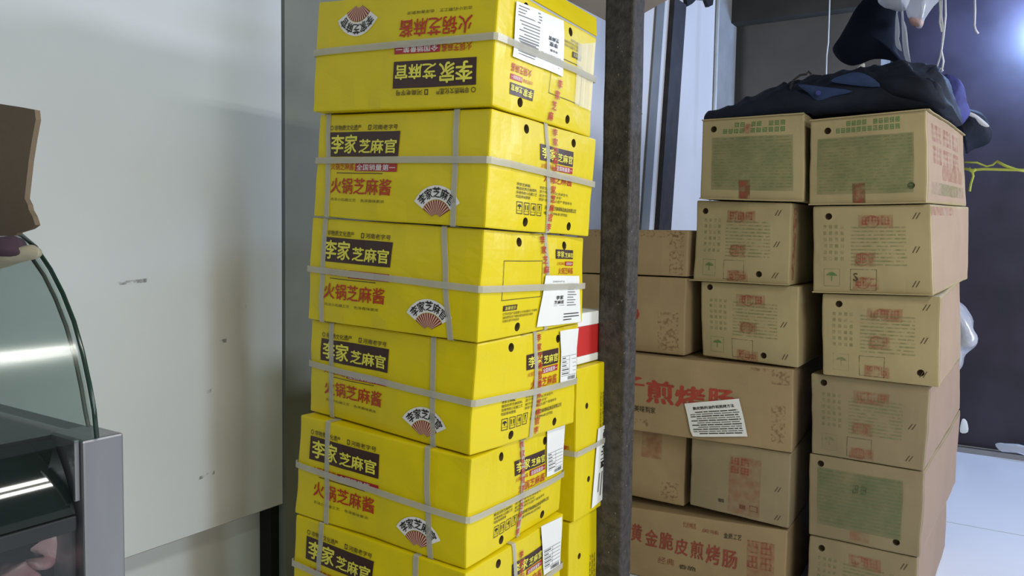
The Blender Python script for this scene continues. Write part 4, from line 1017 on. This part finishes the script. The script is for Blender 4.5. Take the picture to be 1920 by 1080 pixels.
# yellow-green rope tied across the doorway
mb = MB(); yr_ = 3.99
def rp(px, r=0.006): mb.tube([aty(a, b, yr_) for a, b in px], r, M_rope, 7)
rp([(1808, 316), (1822, 319), (1845, 317), (1880, 318), (1925, 319), (2100, 322), (2600, 330)]); rp([(1808, 304), (1832, 305), (1850, 312), (1862, 309), (1868, 303)], .004); rp([(1868, 302), (1885, 311), (1905, 318), (1925, 321)], .006)
rp([(1822, 318), (1825, 330), (1820, 345), (1818, 359)], .005); rp([(1816, 316), (1824, 322), (1830, 317)], .008)
tag(mb.build('tied_rope', smooth=True), 'yellow-green rope knotted by the top right carton and stretched to the right', 'rope')
# crumpled white bag bulging behind the right stack
mb = MB(); puff(mb, [p for p in blob_outline([(1780, 560), (1802, 568), (1815, 590), (1826, 615), (1833, 640), (1824, 658), (1808, 672), (1801, 690), (1780, 700)], 4.13)], 0.09, (0, -1, 0), M_plast2, wob=.02, seed=6, wfreq=14)
tag(mb.build('plastic_bag', smooth=True), 'crumpled white plastic bag bulging out behind the right brown stack', 'bag')
mb = MB(); q = aty(1806, 797, YDOOR - 0.07)
puff(mb, [aty(a, b, YDOOR - 0.006) for a, b in ((1800, 810), (1804, 786), (1813, 790), (1815, 810))], 0.004, (0, -1, 0), M_paper, rings=3)
tag(mb.build('wall_tag', smooth=True), 'small pale tag stuck low on the purple door beside the right stack', 'tag')
mb = MB(); puff(mb, [aty(a, b, YDOOR - 0.10) for a, b in ((1866, 834), (1885, 832), (1925, 836), (1990, 842), (1990, 862), (1925, 852), (1880, 846))], 0.02, (0, -1, 0), M_plast, rings=4, wob=.015, wfreq=20)
tag(mb.build('plastic_film', smooth=True), 'crumpled clear plastic film lying along the foot of the purple door', 'film')
# black bracket at the upper wall
mb = MB(); yk = atx(1300, 5, XW + .02)
pts = [atx(a, b, XW + 0.002) for a, b in ((1278, -30), (1283, 13), (1292, 8), (1300, 0), (1318, 1), (1323, 14), (1331, 10), (1336, -30))]
mb.prism(pts, (0.02, 0, 0), M_black)
tag(mb.build('black_bracket', fix=True), 'ragged black bracket at the top edge on the white wall between bar and pipe', 'bracket')

# ---------------------------------------------------------------- glass display cabinet at the left
XF = -0.95; YP = atx(232, 810, XF).y; YP0 = atx(155, 826, XF).y; ZP = atx(232, 811, XF).z
cab = thing('display_cabinet', (XF - 0.3, 0.2, 0), 'stainless steel display cabinet with curved glass and meat inside, at the lower left', 'display cabinet')
mb = MB(); mb.box((XF - 0.075, YP0, 0.001), (XF, YP, ZP), M_steel); mb.build('corner_post', cab, bevel=0.003)
YG = (YP0 + YP) / 2 - 0.012
XB = XW + 0.02
arc = [(36, 441), (62, 463), (90, 505), (113, 550), (134, 603), (150, 660), (163, 720), (172, 770), (177, 812)]
A = [aty(a, b, YG) for a, b in arc]
top0 = Vector((XB + 0.05, YG, A[0].z + 0.012)); bot0 = Vector((XB + 0.05, YG, ZP - 0.001))
out_ = [top0, Vector((A[0].x - 0.12, YG, A[0].z + 0.006))] + A[:-1] + [Vector((A[-1].x, YG, ZP)), bot0]
mb = MB(); mb.prism(out_, (0, 0.006, 0), M_glass); mb.build('side_glass', cab, fix=True)
mb = MB(); mb.tube([p + Vector((0, 0.003, 0)) for p in out_[1:-1]], 0.0028, M_gedge, 6); mb.build('glass_edge', cab, smooth=True)
A2 = [aty(a, b, YG - 0.004) for a, b in ((60, 484), (82, 516), (104, 560), (124, 612), (140, 668), (152, 725), (160, 772), (166, 800))]
mb = MB(); mb.tube(A2, 0.0024, M_seal, 6); mb.build('glass_seal', cab, smooth=True)
# curved front glass running towards the camera
mb = MB(); vs = []; L_ = [Vector((p.x, 0, p.z)) for p in out_[1:-1]]
for p in L_: vs += [Vector((p.x, YG - 0.002, p.z)), Vector((p.x, -0.9, p.z))]
mb.add(vs, [(2 * i, 2 * i + 1, 2 * i + 3, 2 * i + 2) for i in range(len(L_) - 1)], M_glass); 
mb.add([v + Vector((-0.003, 0, -0.002)) for v in vs], [(2 * i, 2 * i + 2, 2 * i + 3, 2 * i + 1) for i in range(len(L_) - 1)], M_glass)
mb.build('front_glass', cab, smooth=True)
mb = MB(); mb.box((XB, -0.9, ZP - 0.03), (XF - 0.076, YP, ZP - 0.004), M_dsteel); 
mb.build('deck', cab)
zr_ = atx(150, 962, XF - 0.01).z
mb = MB(); hh = ZP - 0.006 - zr_; vs = []; na = 16
px_ = XF - 0.012
for k in range(na + 1):
    z_ = zr_ + hh * k / na; vs += [Vector((px_, YP0 - 0.004, z_)), Vector((px_, -0.9, z_))]
    px_ -= hh / na * math.tan(math.radians(22 + 18 * k / na))
mb.add(vs, [(2 * k, 2 * k + 1, 2 * k + 3, 2 * k + 2) for k in range(na)], M_dglass)
mb.add([v + Vector((-0.004, 0, 0)) for v in vs], [(2 * k, 2 * k + 2, 2 * k + 3, 2 * k + 1) for k in range(na)], M_dglass)
mb.build('front_panel', cab, smooth=True)
mb = MB(); mb.box((XF - 0.03, -0.9, zr_ - 0.02), (XF - 0.008, YP0 - 0.004, zr_ - 0.001), M_dsteel); mb.build('rail', cab, bevel=0.002)
h0 = atx(144, 826, XF - 0.006); h1 = atx(146, 940, XF - 0.006)
mb = MB(); mb.box((XF - 0.011, h0.y - 0.003, h1.z), (XF - 0.006, h0.y + 0.003, h0.z), M_steel); mb.build('handle', cab, bevel=0.001)
mb = MB(); mb.box((XF - 0.016, -0.9, 0.75), (XF - 0.012, YP0 - 0.004, zr_ - 0.021), M_glass); mb.build('lower_glass', cab)
mb = MB(); mb.box((XB, -0.9, 0.001), (XF - 0.076, YP, 0.75), M_steel); mb.box((XF - 0.076, -0.9, 0.001), (XF - 0.001, YP0 - 0.001, 0.749), M_steel); mb.build('base_cabinet', cab)
mb = MB(); mb.box((XB, -0.9, 0.751), (XB + 0.02, YP, ZP - 0.031), M_dsteel); mb.box((XB + .02, YP - 0.02, 0.751), (XF - 0.076, YP, ZP - 0.031), M_dsteel); mb.build('back_panel', cab)
zt_ = zr_ - 0.09
mb = MB(); mb.box((XB + 0.1, -0.6, 0.751), (XF - 0.04, YP0 - 0.02, zt_), M_tray); tag(mb.build('meat_tray', bevel=.003), 'dark red tray inside the glass display cabinet', 'tray')
for k, (px, sd, lab) in enumerate((([(62, 1035), (75, 1010), (105, 1003), (130, 1007), (140, 1016), (132, 1036), (110, 1044), (85, 1046)], 1, 'pale pink piece of meat behind the cabinet glass, nearest the steel post'), ([(30, 1062), (60, 1046), (95, 1045), (110, 1056), (98, 1068), (60, 1070)], 2, 'pale pink strip of meat below the largest piece in the cabinet'), ([(2, 1078), (20, 1058), (44, 1066), (70, 1084), (40, 1096), (10, 1094)], 3, 'pink piece of meat at the lower left corner of the cabinet'))):
    mb = MB(); x_ = XF - 0.085; pts = [atx(a, b, x_) for a, b in px]; c_ = sum(pts, Vector()) / len(pts)
    puff(mb, pts, 0.022, (1, 0, 0.3), M_meat, wob=.012, seed=sd, wfreq=45)
    tag(mb.build('meat_piece', smooth=True), lab, 'meat', 'meat in the display cabinet')
mb = MB(); zt2_ = A[0].z + 0.005; mb.box((XB, -0.9, zt2_), (A[0].x - 0.10, YG - 0.004, zt2_ + 0.006), M_steel); mb.build('top_plate', cab, bevel=.001)
# cardboard and cloths on the cabinet top
yc_ = YG - 0.05
pts = [aty(a, b, yc_) for a, b in ((-90, 180), (0, 195), (33, 200), (65, 206), (67, 224), (60, 262), (54, 300), (49, 345), (46, 372), (52, 384), (54, 394), (61, 406), (66, 422), (56, 429), (33, 436), (30, 441), (-90, 446))]
mb = MB(); mb.prism(pts, (0, 0.006, 0), mat('torn_cardboard', hexc(112, 96, 76), 0.85, var=.08, scale=5, bump=.15, bscale=50)); tag(mb.build('cardboard_piece', fix=True), 'torn brown cardboard piece standing on top of the glass display cabinet', 'cardboard')
mb = MB(); puff(mb, [aty(a, b, yc_ - 0.04) for a, b in ((-70, 441), (0, 440), (26, 442), (34, 458), (37, 470), (28, 480), (0, 481), (-70, 482))], 0.022, (0, -1, 0), M_purple, wob=.006, seed=3, wfreq=24)
tag(mb.build('purple_cloth', smooth=True), 'dark purple cloth tucked under the cardboard on the display cabinet', 'cloth')
mb = MB(); puff(mb, [aty(a, b, yc_ - 0.03) for a, b in ((-70, 482), (0, 483), (28, 472), (36, 464), (58, 463), (65, 470), (62, 484), (40, 496), (0, 503), (-70, 508))], 0.02, (0, -1, 0), M_cream, wob=.006, seed=6, wfreq=24)
tag(mb.build('cream_cloth', smooth=True), 'cream cloth hanging below the purple cloth on the display cabinet glass', 'cloth')
